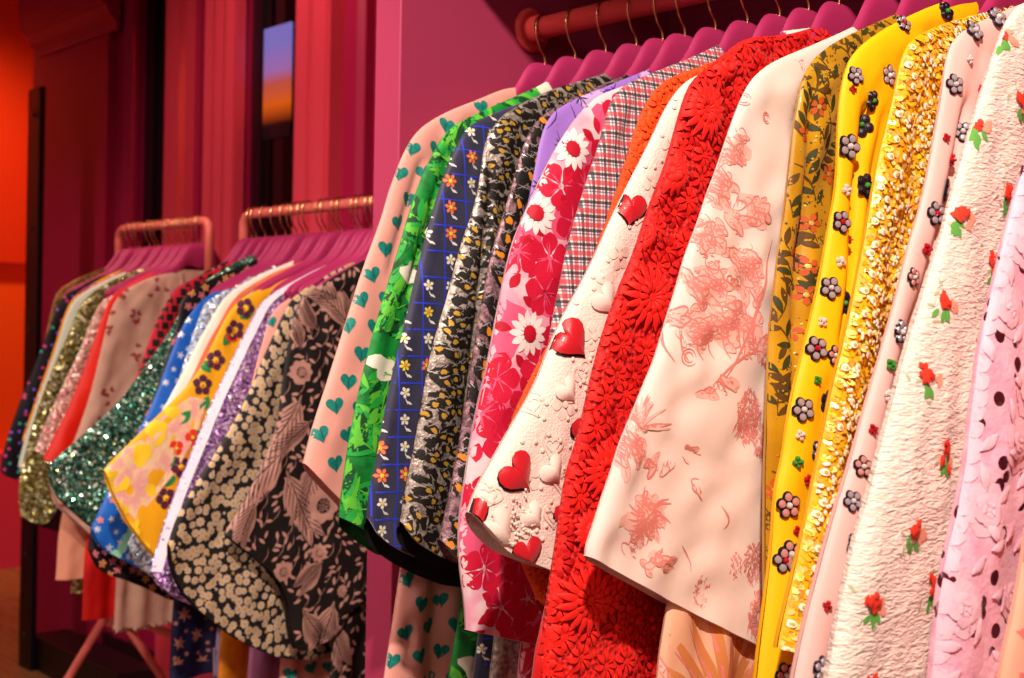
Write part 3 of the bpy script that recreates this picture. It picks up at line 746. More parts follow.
# --- beaded flowers
bK = mat('black_bead_edge', '#191320', .35, bump=0, coat=.3); bS = mat('silver_grey_bead', '#B4A9B0', .25, metal=.35, bump=0); bR = mat('ruby_bead', '#B01020', .2, bump=0, coat=.6); bW = mat('crystal_bead', '#F3E9E4', .15, metal=.4, bump=0)
bP = mat('rose_bead', '#D99A93', .3, metal=.3, bump=0); bG = mat('green_bead', '#3B8A34', .3, bump=0)
def bead_flower_mesh(big=True, core=1):
    mb = MB(); n = 14; R = .0062 if big else .0030; pr = .0046 if big else .0022
    for k in range(5 if big else 4):
        a = 2 * PI * k / (5 if big else 4); cy, cz = math.cos(a) * R, math.sin(a) * R
        for rr, z0, z1, mi in ((pr, 0, .0016, 0 if big else 2), (pr * .68, .0016, .0026, 1 if big else 2)):
            V = [(z0, cy + math.cos(b) * rr, cz + math.sin(b) * rr) for b in np.arange(n) * 2 * PI / n] + [(z1, cy + math.cos(b) * rr * .8, cz + math.sin(b) * rr * .8) for b in np.arange(n) * 2 * PI / n] + [(z1 + .0004, cy, cz)]
            mb.add(V, [(i, (i + 1) % n, n + (i + 1) % n, n + i) for i in range(n)] + [(n + i, n + (i + 1) % n, 2 * n) for i in range(n)], mi)
    V = []; 
    for j in range(4):
        for i in range(8): V.append((.0015 + .0032 * math.sin(j * .5), math.cos(i * PI / 4) * R * .42 * math.cos(j * .5), math.sin(i * PI / 4) * R * .42 * math.cos(j * .5)))
    mb.add(V, [(j * 8 + i, j * 8 + (i + 1) % 8, (j + 1) * 8 + (i + 1) % 8, (j + 1) * 8 + i) for j in range(3) for i in range(8)] + [tuple(24 + i for i in range(8))], 2 if core == 0 else 3)
    return mb
def beads(c, sleeve, spots):
    protos = {}
    kinds = {'f': (True, 1, [bK, bS, bR, bW], 'beaded_flower', 'grey beaded flower with black edge'), 'r': (True, 0, [bK, bS, bR, bW], 'beaded_flower', 'grey beaded flower with ruby centre'),
             'p': (True, 1, [bK, bP, bR, bW], 'beaded_flower', 'rose beaded flower with black edge'), 's': (False, 0, [bR] * 4, 'bead_cluster', 'small ruby bead cluster'), 'g': (False, 0, [bG] * 4, 'bead_cluster', 'small green bead cluster'),
             'w': (False, 0, [bW] * 4, 'bead_cluster', 'small clear bead cluster'), 'k': (True, 1, [bK, bK, bR, bG], 'beaded_flower', 'black beaded flower')}
    for X, Y, k in spots:
        p = c.px(X, Y)
        d, near = seg_dist(np.array([p]), c.Ogrid); ins = inside(np.array([p]), c.poly)[0]
        if not ins and d[0] > .03: continue
        if not ins or d[0] < .008: p = tuple(near[0] + np.array([.009, 0]))
        big, core, mm, nm, lb = kinds[k]
        if k not in protos: o = bead_flower_mesh(big, core).build(nm, mm, sleeve, smooth=False); protos[k] = o
        else: o = protos[k].copy(); COL.objects.link(o); o.parent = sleeve
        o['label'] = lb
        q, nn = c.surf(p); o.location = q + nn * .0006
        o.rotation_euler = (Matrix.Rotation(0, 3, 'X') @ nn.to_track_quat('X', 'Z').to_matrix() @ Matrix.Rotation(c.rng.random() * 6.28, 3, 'X')).to_euler()
        sc = c.rng.uniform(.85, 1.3); o.scale = (sc, sc, sc)
# --- 14 yellow with beaded flowers
g, c = garment('beaded_yellow_jacket', 'plain bright yellow jacket dotted with black-edged beaded flowers', 'jacket', 'main', -.747,
    [(978, -8), (926, 7), (881, 30), (857, 48), (845, 68)], [(838, 111), (836, 185), (829, 225), (816, 294), (803, 350), (789, 405), (783, 460), (775, 487), (772, 539), (765, 595), (757, 651), (752, 700), (748, 740)],
    [(770, 745), (830, 750)], [mat('yellow_crepe', '#FFC400', .6, sheen=.0, bump=.2)], None, short='yellow beaded jacket', seed=30, th=.015, fold=.011, nf=11, neck=0, crease=[([(860, 115), (852, 180), (845, 260), (832, 340)], .011, .008), ([(875, 120), (872, 190), (860, 260)], .007, .007)])
beads(c, c.obj, [(855, 76, 'f'), (886, 76, 'f'), (901, 27, 'r'), (945, 12, 'k'), (870, 101, 'k'), (838, 145, 'f'), (841, 84, 's'), (866, 125, 'k'), (864, 186, 'k'), (834, 221, 'r'), (846, 240, 's'), (834, 187, 'w'), (836, 262, 'w'),
    (819, 286, 'f'), (844, 304, 'k'), (820, 322, 'w'), (806, 347, 'r'), (826, 355, 'p'), (812, 380, 'g'), (795, 410, 'f'), (822, 402, 'k'), (797, 435, 'w'), (812, 450, 'f'), (794, 462, 'g'), (802, 479, 's'), (785, 505, 'p'), (799, 524, 'g'),
    (784, 553, 'p'), (780, 607, 'w'), (773, 672, 'p'), (770, 560, 'r'), (790, 530, 's'), (858, 160, 'w')])
# --- 15 gold sequins
qA = mat('gold_sequin', '#FFC21A', .28, metal=.15, bump=0, coat=.4); qB = mat('pale_gold_sequin', '#FFE07A', .25, metal=.15, bump=0, coat=.4); qC = mat('peach_sequin', '#FFB54A', .25, metal=.15, bump=0, coat=.4); qW = mat('pearl_sequin', '#FFF4D8', .25, metal=.0, bump=0, coat=.5)
def goldseq(c):
    c.sequins(26000, .0026, [1, 1, 1, 2, 2, 3], .4); 
    for p in c.scatter(.017, .4):
        if c.rng.random() < .85:
            k = 0
            for (r, mi, lf) in ((.0034, 4, .0045), (.0015, 3, .0056)): c.disc(p, r, mi, lf, .0006, 10)
    for p in c.scatter(.045, .4):
        for k in range(16): c.disc((p[0] + c.rng.gauss(0, .011), p[1] + c.rng.gauss(0, .014)), .0019, 4, .0048, .001, 6)
garment('gold_sequin_jacket', 'shimmering gold sequinned jacket with pearly ring sequins between yellow and pale pink ones', 'jacket', 'main', -.692,
    [(1030, -4), (1019, 4), (975, 14), (941, 24), (911, 38), (901, 56)], [(895, 93), (885, 130), (874, 178), (863, 241), (855, 287), (843, 339), (830, 391), (818, 457), (809, 502), (792, 576), (776, 640), (775, 648)],
    [(800, 652), (850, 662)], [mat('amber_base_cloth', '#F5B70C', .5, bump=.4, bscale=300), qA, qB, qC, qW], goldseq, short='gold sequin jacket', seed=32, th=.014, fold=.008, nf=9, neck=0)
# --- 16 pale pink with beaded flowers
g, c = garment('beaded_pink_jacket', 'pale pink jacket dotted with black-edged beaded flowers', 'jacket', 'main', -.64,
    [(1050, -6), (1020, 4), (978, 22), (958, 34), (948, 50)], [(941, 93), (933, 148), (919, 215), (911, 240), (900, 287), (885, 342), (868, 398), (853, 452), (830, 524), (811, 595), (796, 658), (788, 700), (782, 740)],
    [(810, 745), (880, 750)], [mat('pale_pink_crepe', '#F5BFB6', .6, sheen=.15, bump=.15)], None, short='pale pink beaded jacket', seed=34, th=.014, fold=.009, nf=9, neck=-.02, crease=[([(958, 110), (940, 200), (918, 300), (890, 400)], .008, .007)])
beads(c, c.obj, [(970, 29, 'f'), (995, 22, 'f'), (953, 85, 'f'), (962, 132, 'f'), (937, 135, 's'), (966, 60, 'w'), (933, 214, 'r'), (943, 190, 'f'), (909, 278, 'p'), (900, 332, 'f'), (876, 358, 'g'), (885, 395, 'w'), (856, 469, 'p'), (845, 503, 'f'), (847, 545, 'r'),
    (840, 583, 'w'), (822, 605, 's'), (813, 668, 'f'), (948, 160, 's'), (976, 90, 's'), (925, 250, 's'), (865, 430, 's'), (835, 640, 'w')])
# --- 17 crinkled cream with embroidered posies
cR = mat('red_posy_embroidery', '#E5391F', .75); cG = mat('green_leaf_embroidery', '#5FA944', .75); cP = mat('peach_posy_embroidery', '#F2A084', .75); cS = mat('sage_embroidery', '#B5B98C', .8)
def posies(c):
    for X, Y in ((1003, 32), (984, 262), (916, 375), (898, 528), (862, 600), (918, 585), (928, 453), (935, 300), (955, 212), (975, 120), (1012, 100), (975, 350), (940, 660), (1000, 190), (860, 680), (1010, 250), (968, 390)):
        p = c.px(X, Y); p = (p[0] + .004, p[1])
        for k in range(7): c.blob((p[0] + c.rng.gauss(0, .0035), p[1] + c.rng.gauss(0, .0035)), .0042, 1, .0016 + .0003 * k, .4, 1, 0, 8, .001)
        for k in range(4): c.blob((p[0] + .012 + c.rng.gauss(0, .003), p[1] - .006 + c.rng.gauss(0, .003)), .0042, 3, .0013 + .0002 * k, .4, 1, 0, 8)
        for k in range(6): c.leaf((p[0] + c.rng.gauss(0, .003), p[1] - .009 + c.rng.gauss(0, .003)), c.rng.uniform(-2.6, -.5), .011, .005, 2, .0014)
        for k in range(4): c.leaf((p[0] - .006 + c.rng.gauss(0, .008), p[1] - .004 + c.rng.gauss(0, .01)), c.rng.uniform(0, 6), .007, .0025, 4, .0011)
garment('crinkled_cream_jacket', 'crinkled cream jacket embroidered with small red posies and green leaves', 'jacket', 'main', -.59,
    [(1060, -12), (1040, -4), (1015, 6), (1003, 28)], [(993, 56), (978, 104), (963, 156), (948, 208), (940, 242), (922, 294), (905, 350), (896, 383), (881, 443), (866, 502), (850, 558), (836, 632), (826, 690), (820, 740)],
    [(850, 745), (930, 750)], [cloque_mat(), cR, cG, cP, cS], posies, short='crinkled cream jacket', seed=36, th=.016, fold=.005, nf=5)
# --- 18 pink cutwork lace
lcP = mat('pink_lace_petal', '#F7C4D2', .65, bump=.3, bscale=300)
def cutlace(c):
    for p in c.scatter(.066, .2):
        for rr, n in ((.024, 6), (.015, 5), (.008, 4)): c.flower(p, rr, n, 1, 1, W=rr * .95, arch=.0012, lift=.001 + (.024 - rr) * .08, core=.2)
    for p in c.scatter(.034, .35): c.leaf(p, c.rng.random() * 6.28, .022, .009, 1, .001, arch=.001, ridge=.001)
    for p in resample(c.O, 60)[5:]: c.leaf((p[0] + .008, p[1]), PI + c.rng.uniform(-.9, .6), .017, .015, 1, .0015, arch=.0005)
garment('pink_lace_dress', 'pink cutwork lace dress with raised roses at the near end of the wall rail', 'dress', 'main', -.532,
    [(1085, 60), (1060, 80), (1043, 105)], [(1032, 135), (1024, 167), (1014, 200), (1003, 242), (994, 283), (982, 331), (972, 395), (966, 455), (955, 515), (940, 576), (934, 636), (930, 690), (926, 740)],
    [(960, 745), (1040, 750)], [cutlace_mat(), lcP], cutlace, body_mats=[mat('magenta_slip', '#C23A74', .6)], short='pink lace dress', seed=38, th=.014, fold=.005, nf=6)
# --- 19 peach edge at the frame's corner
pe = mat('peach_chiffon', '#F0A98A', .65, sheen=.3)
garment('peach_blouse', 'peach blouse just showing in the lower right corner beside the pink lace', 'blouse', 'main', -.487,
    [(1130, 60), (1100, 90)], [(1085, 140), (1070, 220), (1055, 330), (1040, 440), (1026, 550), (1012, 620), (1003, 660), (996, 720)],
    [(1020, 735), (1060, 745)], [pe, mat('rose_print', '#E6756B', .7)], lambda c: [c.blob(p, .008, 1, .0009, .5) for p in c.scatter(.035, .3)], short='peach blouse', seed=40, th=.012, fold=.005)
# ================================================================== middle rack, near end to far end
S = dict(th=.011, fold=.006)
# Morris style foliage
wK = mat('black_brocade', '#16110F', .6, bump=.5, bscale=400); wP = mat('dusty_pink_brocade', '#B98779', .55, sheen=.2, bump=.5, bscale=400); wD = mat('brown_vein_thread', '#1e100d', .6)
def foliage_brocade(c):
    P = c.px
    def acanthus(p, a, L, W, bend):
        c.leaf(p, a, L, W * .25, 1, .0010, bend=bend, n=9)
        for k in range(8):
            t = .08 + k * .11; an = a + bend * t; q = (p[0] + math.cos(a + bend * t / 2) * L * t, p[1] + math.sin(a + bend * t / 2) * L * t)
            for sg in (1, -1):
                c.leaf(q, an + sg * .62, W * (1.2 - t * .6), W * .19, 1, .0012, bend=-sg * .3)
                c.stroke([q, (q[0] + math.cos(an + sg * .5) * W * .8, q[1] + math.sin(an + sg * .5) * W * .8)], .0021, 2, .0018, n=5)
        c.stroke([p, (p[0] + math.cos(a + bend * .25) * L * .5, p[1] + math.sin(a + bend * .25) * L * .5), (p[0] + math.cos(a + bend * .5) * L, p[1] + math.sin(a + bend * .5) * L)], .0022, 2, .0019)
    for X, Y, a, L, W, b in ((315, 455, -1.7, .12, .06, -.3), (262, 470, -2.2, .12, .055, -.2), (300, 610, -1.0, .08, .05, .2), (352, 330, 2.2, .11, .05, .5), (345, 350, 1.2, .10, .05, .6), (300, 395, -2.0, .14, .055, -.4), (282, 450, -2.3, .13, .06, -.3), (285, 470, -1.2, .14, .055, .2), (310, 420, -2.6, .09, .04, .3), (330, 600, -1.9, .10, .06, .1),
                           (320, 560, -2.4, .06, .04, 0), (318, 330, 2.4, .06, .035, -.4), (345, 420, 1.2, .08, .04, .5), (340, 300, 2.7, .09, .045, .3), (300, 350, 1.7, .06, .03, .5), (255, 500, -2.1, .08, .04, .2), (330, 620, -1.2, .09, .05, 0)):
        acanthus(P(X, Y), a, L, W, b)
    for X, Y, R in ((321, 505, .034), (300, 372, .024), (281, 571, .02), (316, 552, .018), (338, 590, .012), (340, 455, .02)):
        p = P(X, Y); c.flower(p, R, 9, 1, 2, W=R * .62, lift=.0022, core=.42)
        for k in range(22):
            a = k * 2.4; r = R * .36 * math.sqrt(k / 22); c.disc((p[0] + math.cos(a) * r, p[1] + math.sin(a) * r), .0016, 1, .0038, .0004, 6)
    for p in c.scatter(.022, .35):
        c.leaf(p, c.rng.uniform(0, 6.28), .015, .006, 1, .0009)
        if c.rng.random() < .4: c.stroke([p, (p[0] + .012, p[1] + .012), (p[0] + .012, p[1] + .026)], .0013, 1, .0008)
garment('foliage_brocade_jacket', 'black brocade jacket with large dusty pink leaves, nearest on the middle rack', 'jacket', 'mid', -2.04,
    [(392, 246), (368, 258), (356, 264), (326, 281), (304, 295)], [(294, 311), (287, 350), (281, 390), (275, 433), (262, 465), (240, 508), (224, 534)],
    [(240, 548), (262, 563), (286, 592), (291, 648), (302, 652), (335, 632), (350, 600)], [wK, wP, wD], foliage_brocade, body=([(336, 600), (330, 700)], -.95), body_motif=foliage_brocade, short='dark foliage jacket', seed=60, nf=6, **S)
# daisies
dK = mat('brown_black_brocade', '#1D1611', .6, bump=.4, bscale=400); dW = mat('beige_daisy_thread', '#C3AA93', .55); dY = mat('gold_daisy_centre', '#CFA347', .45, metal=.3)
def daisies(c):
    for p in c.scatter(.0165, .35): c.flower(p, c.rng.uniform(.0062, .0095), 8, 1, 2, W=.005, core=.36, n=4)
    for p in c.scatter(.016, .45):
        if c.rng.random() < .4: c.disc(p, .003, c.rng.choice([1, 2]), .0008, 0, 6)
garment('daisy_brocade_jacket', 'black brocade jacket densely covered in small beige daisies, with wide sleeve', 'jacket', 'mid', -2.09,
    [(380, 245), (350, 262), (316, 280), (292, 298), (284, 312)], [(276, 329), (261, 362), (245, 400), (223, 440), (200, 476), (178, 513), (168, 543)],
    [(173, 574), (188, 601), (223, 631), (260, 652), (293, 660), (340, 655)], [dK, dW, dY], daisies, body=([(347, 640), (342, 700)], -.9), short='daisy brocade jacket', seed=62, nf=6, **S)
# hearts again
garment('heart_print_blouse', 'peach pink blouse with teal hearts showing as a strip on the middle rack', 'blouse', 'mid', -2.135,
    [(380, 240), (352, 262), (323, 280), (285, 300), (270, 314)], [(263, 340), (252, 380), (240, 430), (228, 480), (222, 530)],
    [(240, 545), (290, 570)], [mP, mTeal, mTealD], lambda c: hearts(c, .038, .012), body=([(285, 620), (279, 700)], -.95), body_motif=lambda c: hearts(c, .045, .015, (-.5, -1.1, .05, -.5)), short='peach heart blouse', seed=64, th=.009, fold=.004)
# lilac sequins with white edge
vA = sequin_mat('lilac_sequin_cloth', ['#B583C6', '#8E5BA6', '#D9B6DF', '#A26FB8', '#E9D3EA'], 230, .35, .3); vW = mat('white_lilac_edge', '#E6DCEB', .6)
def lilac_seq(c):
    E = resample(c.O, 90)
    for a, b in zip(E[:-1], E[1:]):
        c.add([(a[0], a[1]), (b[0], b[1]), (b[0] + .016, b[1] - .002), (a[0] + .016, a[1] - .002)], [(0, 1, 2, 3)], 1, .0042)
    c.sequins(5000, .0022, [0, 2, 3], .5, .001)
garment('lilac_sequin_jacket', 'lilac sequinned jacket with a white front edge on the middle rack', 'jacket', 'mid', -2.185,
    [(375, 240), (331, 262), (300, 277), (270, 294), (258, 306)], [(249, 325), (230, 362), (211, 403), (193, 448), (167, 510), (150, 571)],
    [(160, 588), (185, 604), (240, 620)], [vA, vW, mat('lilac_sequin', '#B98AC8', .3, metal=.4, bump=0), mat('mauve_sequin', '#8C5AA0', .3, metal=.4, bump=0)], lilac_seq, body=([(252, 640), (247, 700)], -.95), body_mats=[mat('mauve_satin', '#9C5E84', .5)], short='lilac sequin jacket', seed=66, th=.011, fold=.004)
# yellow floral with pink sequins sleeve tip
uY = mat('sunny_yellow_cloth', '#F5AE0C', .6, sheen=.1); uG = mat('leaf_green_print', '#1F8A4B', .65); uK = mat('aubergine_flower_print', '#55203E', .65); uR = mat('poppy_red_print', '#E2331F', .65)
uP = mat('blush_sequin_patch', '#F0A9A0', .4, sheen=.3, col2='#F4CFA0', nscale=60, coat=.3); uL = mat('lemon_print', '#F8D02A', .6)
def yellowflowers(c):
    P = c.px
    c.ring_poly(P(138, 465), [P(*q) for q in ((206, 400), (196, 432), (176, 470), (152, 500), (134, 520), (112, 500), (104, 470), (122, 446), (160, 418), (190, 396))], 5, .0010, 0, 3)
    for X, Y, r in ((156, 432, .022), (141, 454, .02), (118, 482, .02), (172, 412, .014), (150, 490, .012)): c.blob(P(X, Y), r, 6, .0018, .25, 1, 0, 10)
    for X, Y in ((202, 385), (245, 308), (180, 467), (235, 330), (165, 498), (215, 360), (226, 402)): 
        p = P(X, Y); c.flower(p, .021, 5, 3, 6, W=.017, lift=.0020, core=.3)
        for k in range(3): c.disc((p[0] + c.rng.gauss(0, .004), p[1] + c.rng.gauss(0, .004)), .002, 4, .0035)
    for X, Y, a in ((178, 424, .8), (162, 464, .3), (160, 485, .4), (200, 412, 1.1), (210, 372, 2.3), (223, 345, .9), (187, 440, .5), (240, 318, .5), (170, 505, -.8)): c.leaf(P(X, Y), a, .034, .02, 2, .0015)
    for X, Y in ((191, 437), (232, 335), (175, 448)): c.flower(P(X, Y), .016, 4, 4, 6, W=.017, lift=.0017)
    for p in resample(c.hem, 40): c.leaf((p[0], p[1] + .004), c.rng.random() * 6, .02, .01, 6, .002)
garment('yellow_floral_jacket', 'sunny yellow jacket with dark flowers and a blush sequinned sleeve point', 'jacket', 'mid', -2.255,
    [(372, 236), (327, 257), (301, 270), (260, 289), (240, 299)], [(226, 316), (211, 348), (193, 381), (148, 425), (112, 460), (104, 470)],
    [(111, 491), (130, 528), (150, 552), (172, 575), (215, 590)], [uY, uL, uG, uK, uR, uP, uL], yellowflowers, body=([(222, 620), (218, 700)], -.95), body_mats=[mat('orange_yellow_satin', '#F0A01C', .5, col2='#E8761c', nscale=20)], short='yellow floral jacket', seed=68, nf=5, **S)
# white / coral strip
garment('coral_trim_jacket', 'cream jacket with a coral inner stripe, behind the yellow floral one', 'jacket', 'mid', -2.315,
    [(330, 244), (286, 264), (264, 272), (236, 288), (222, 300)], [(212, 318), (200, 338), (180, 378), (160, 415), (140, 450)],
    [(146, 470), (190, 500)], [mat('ivory_cloth', '#F8EBDD', .6), mat('coral_stripe', '#F08355', .6)],
    lambda c: [c.add([(a[0] + .018, a[1]), (b[0] + .018, b[1]), (b[0] + .034, b[1]), (a[0] + .034, a[1])], [(0, 1, 2, 3)], 1, .003) for E in [resample(c.O, 80)] for a, b in zip(E[:-1], E[1:])],
    body=([(218, 620), (214, 700)], -.9), body_mats=[mat('grey_lilac_satin', '#8F7C9C', .45)], short='cream and coral jacket', seed=70, th=.010, fold=.003)
# light blue sequins
garment('pale_blue_sequin_jacket', 'pale blue and white sequinned jacket beside the bright blue starry one', 'jacket', 'mid', -2.385,
    [(300, 252), (253, 274), (222, 292), (205, 302)], [(199, 318), (193, 334), (184, 362), (172, 400), (156, 450), (142, 500), (128, 545)],
    [(135, 566), (175, 590), (230, 620)], [sequin_mat('pale_blue_sequin_cloth', ['#C9DDF0', '#9DBCE0', '#F0F2F4', '#7FA4D4', '#E4E0E8'], 210, .35, .3), mat('grey_white_hem', '#BFC3C6', .5)],
    lambda c: c.sequins(2500, .0024, [0, 1], .5, .001), short='pale blue sequin jacket', seed=72, th=.011, fold=.004)
# blue with silver stars
sB = mat('cobalt_blue_satin', '#1466C8', .45, sheen=.1, col2='#0F58B8', nscale=30); sS = mat('silver_star', '#D5DCE4', .35, metal=.3); sR = mat('coral_print', '#E98A77', .6); sM = mat('mint_print', '#8CC9A8', .6)
def stars(c):
    for p in c.scatter(.030, .25): c.star(p, c.rng.uniform(.006, .010), 1, c.rng.random() * 3, n=c.rng.choice([5, 6]))
    for X, Y in ((112, 500), (100, 520), (124, 520)): c.flower(c.px(X, Y), .007, 5, 2, 2)
    for X, Y in ((125, 542), (118, 552), (133, 530)): c.blob(c.px(X, Y), .012, 3, .0012, .5, 1.5, .5)
garment('starry_blue_jacket', 'bright cobalt blue jacket with silver stars on the middle rack', 'jacket', 'mid', -2.43,
    [(290, 252), (247, 273), (210, 294), (196, 305)], [(182, 326), (168, 360), (156, 396), (134, 440), (108, 491), (91, 528)],
    [(100, 548), (126, 562), (165, 580)], [sB, sS, sR, sM], stars, body=([(173, 590), (170, 700)], -.95),
    body_mats=[mat('midnight_navy_cloth', '#13163A', .5), mat('rose_gold_star', '#C98A76', .4, metal=.3)],
    body_motif=lambda c: [c.star(p, r, 1, c.rng.random() * 3, n=6, lift=.001) for sp, r in ((.055, .016), (.03, .006)) for p in c.scatter(sp, .3, (-.5, -1.2, .05, -.5))], short='cobalt starry jacket', seed=74, th=.011, fold=.004)
# black/pink flowers
kF = mat('black_satin_cloth', '#151017', .45); kP = mat('pink_blossom_print', '#C96A78', .6)
garment('black_blossom_jacket', 'black jacket with small pink blossoms, its hem showing below the blue one', 'jacket', 'mid', -2.475,
    [(250, 262), (205, 281), (180, 298)], [(178, 322), (165, 360), (152, 400), (131, 444), (106, 495), (90, 530), (88, 547)],
    [(100, 573), (128, 580), (180, 605)], [kF, kP, mat('amber_blossom_print', '#D88A54', .6)], lambda c: [c.flower(p, .009, 5, c.rng.choice([1, 1, 2]), 2) for p in c.scatter(.024, .3)], short='black blossom jacket', seed=76, th=.010, fold=.003)
# green sequins
eB = sequin_mat('green_sequin_cloth', ['#4E8F7A', '#2C6355', '#8FC0AE', '#3B7A69', '#6A8F6A', '#CFE0D0'], 190, .28, .7)
e1 = mat('jade_sequin', '#5FA893', .2, metal=.7, bump=0); e2 = mat('deep_green_sequin', '#24594B', .25, metal=.7, bump=0); e3 = mat('frost_sequin', '#CFE6D8', .2, metal=.5, bump=0); e4 = mat('bronze_sequin', '#8A8A5A', .25, metal=.7, bump=0)
garment('green_sequin_jacket', 'jade green sequinned jacket with a broad sweeping sleeve on the middle rack', 'jacket', 'mid', -2.515,
    [(235, 262), (200, 284), (185, 300), (176, 320)], [(163, 342), (142, 370), (122, 399), (93, 426), (70, 446), (50, 463)],
    [(50, 478), (57, 497), (82, 519), (92, 528), (130, 545)], [eB, e1, e2, e3, e4], lambda c: c.sequins(9000, .0028, [1, 1, 2, 3, 4], .6, .001), short='green sequin jacket', seed=78, nf=4, **S)
garment('checked_red_jacket', 'red and black checked jacket behind the green sequinned one', 'jacket', 'mid', -2.56,
    [(225, 265), (193, 279), (172, 292), (162, 310)], [(154, 325), (145, 352), (133, 385), (120, 420), (105, 470)],
    [(115, 490), (160, 505)], [mat('scarlet_cloth', '#C5152A', .6), mat('black_check_print', '#120c10', .6)],
    lambda c: [c.ring_poly(p, [(p[0] + a * .0075, p[1] + b * .0075) for a, b in ((-1, -1), (1, -1), (1, 1), (-1, 1))], 1, .0009) for p in c.scatter(.021, .02)], short='red checked jacket', seed=80, th=.010, fold=.003)
garment('black_speckled_jacket', 'black jacket speckled with pink, farthest on the middle rack', 'jacket', 'mid', -2.60,
    [(212, 268), (192, 280), (176, 290), (166, 304)], [(158, 322), (148, 350), (140, 380), (132, 430)],
    [(140, 450), (170, 460)], [kF, kP], lambda c: [c.disc(p, .0035, 1) for p in c.scatter(.014, .4)], short='pink speckled jacket', seed=82, th=.009, fold=.003)

# ================================================================== far rack
def xl(px, y=1.37):
    r = (px - 512) / FPX; return (.666 * r * y - .745 * y) / (.667 + .745 * r)
garment('pale_floral_jacket', 'dusty cream jacket with faded berry flowers, nearest on the far rack', 'jacket', 'left', -2.99,
    [(205, 268), (178, 268), (160, 274), (141, 281), (120, 293)], [(110, 310), (102, 345), (92, 388), (80, 425), (66, 460), (50, 488)],
    [(56, 505), (76, 522), (92, 538), (120, 545)], [mat('dusty_cream_cloth', '#D9AE96', .65, col2='#CFA08C', nscale=20), mat('berry_print', '#9C3A3C', .7)],
    lambda c: [[c.blob((p[0] + c.rng.gauss(0, .012), p[1] + c.rng.gauss(0, .012)), .006, 1, .001, .5) for k in range(5)] for p in c.scatter(.09, .3)], body=([(118, 560), (114, 640)], -1.0),
    short='dusty cream jacket', seed=90, th=.014, fold=.007, nf=9)
garment('scarlet_jacket', 'bright scarlet jacket on the far rack beside the dusty cream one', 'jacket', 'left', -3.04,
    [(190, 262), (152, 272), (128, 284), (110, 297)], [(103, 315), (92, 348), (72, 400), (52, 440), (43, 459)], [(54, 466), (66, 455), (100, 460)],
    [mat('scarlet_satin', '#EE2410', .5)], None, body=([(85, 545), (83, 600)], -.985), body_mats=[mat('deep_red_cloth', '#D3120E', .6)], short='scarlet jacket', seed=92, th=.014, fold=.006)
garment('blush_sequin_jacket', 'blush and cream sequinned jacket on the far rack beside the scarlet one', 'jacket', 'left', -3.09,
    [(175, 262), (140, 278), (118, 290), (100, 302)], [(92, 318), (80, 350), (57, 397), (42, 430), (34, 450)], [(50, 462), (90, 470)],
    [sequin_mat('blush_sequin_cloth', ['#E9A9A0', '#F1CDBB', '#D98A8C', '#F5E2D0'], 170, .4, .3), mat('blush_sequin', '#F0C4B4', .3, metal=.3, bump=0)], lambda c: c.sequins(1500, .0035, [1], .5, .001), body=([(60, 520), (57, 575)], -.89), body_mats=[mat('peach_fringe_cloth', '#E39A7C', .6)], short='blush sequin jacket', seed=94, th=.012, fold=.004)
garment('olive_sequin_jacket', 'olive green and gold sequinned jacket with long sleeve on the far rack', 'jacket', 'left', -3.15,
    [(160, 262), (122, 275), (103, 285), (86, 297)], [(76, 315), (68, 335), (52, 370), (34, 418), (23, 463), (18, 491), (21, 516)], [(34, 524), (46, 524), (60, 500)],
    [sequin_mat('olive_sequin_cloth', ['#8C8A4A', '#B8B070', '#5F6B35', '#D8D3A0', '#9A7A30'], 170, .3, .6), mat('olive_sequin', '#A8A860', .25, metal=.6, bump=0), mat('cream_sequin', '#E4DDBE', .25, metal=.4, bump=0)],
    lambda c: c.sequins(2600, .0035, [1, 1, 2], .6, .001), body=([(75, 540), (72, 590)], -.94), short='olive sequin jacket', seed=96, th=.013, fold=.005)
garment('mint_satin_jacket', 'pale mint satin jacket on the far rack beside the olive sequins', 'jacket', 'left', -3.22,
    [(150, 262), (112, 277), (92, 287), (75, 298)], [(66, 315), (59, 340), (38, 400), (24, 440), (18, 465)], [(26, 480), (50, 490)],
    [mat('mint_satin', '#DCE7D2', .4)], None, short='mint satin jacket', seed=98, th=.010, fold=.003)
garment('amber_print_jacket', 'amber yellow jacket, thin strip on the far rack beside the pale mint one', 'jacket', 'left', -3.27,
    [(145, 260), (110, 274), (88, 286), (71, 299)], [(63, 318), (55, 345), (36, 398), (22, 440)], [(28, 450), (50, 460)],
    [mat('amber_cloth', '#EFA022', .55), mat('peach_dot', '#F5C9A0', .6)], lambda c: [c.disc(p, .006, 1) for p in c.scatter(.03, .3)], short='amber jacket', seed=100, th=.010, fold=.003)
garment('spotted_black_jacket', 'black jacket scattered with tiny multicoloured spots on the far rack', 'jacket', 'left', -3.33,
    [(135, 262), (100, 276), (75, 288), (60, 298)], [(52, 322), (34, 366), (15, 414), (3, 451), (1, 470)], [(6, 476), (17, 480), (50, 488)],
    [mat('soft_black_cloth', '#14101A', .6), mat('magenta_spot', '#D83A86', .4), mat('aqua_spot', '#3EB5B0', .4), mat('violet_spot', '#8A5AE0', .4)],
    lambda c: [c.disc(p, .0042, c.rng.choice([1, 2, 3])) for p in c.scatter(.024, .35)], short='spotted black jacket', seed=102, th=.012, fold=.004)
garment('bronze_jacket', 'bronze brown jacket farthest away on the far rack', 'jacket', 'left', -3.39,
    [(125, 262), (95, 271), (70, 282), (56, 292)], [(51, 310), (46, 335), (38, 365), (28, 400)], [(34, 415), (60, 425)],
    [mat('bronze_sparkle_cloth', '#A8763C', .4, metal=.3, col2='#6b4a24', nscale=90)], None, short='bronze jacket', seed=104, th=.010, fold=.003)

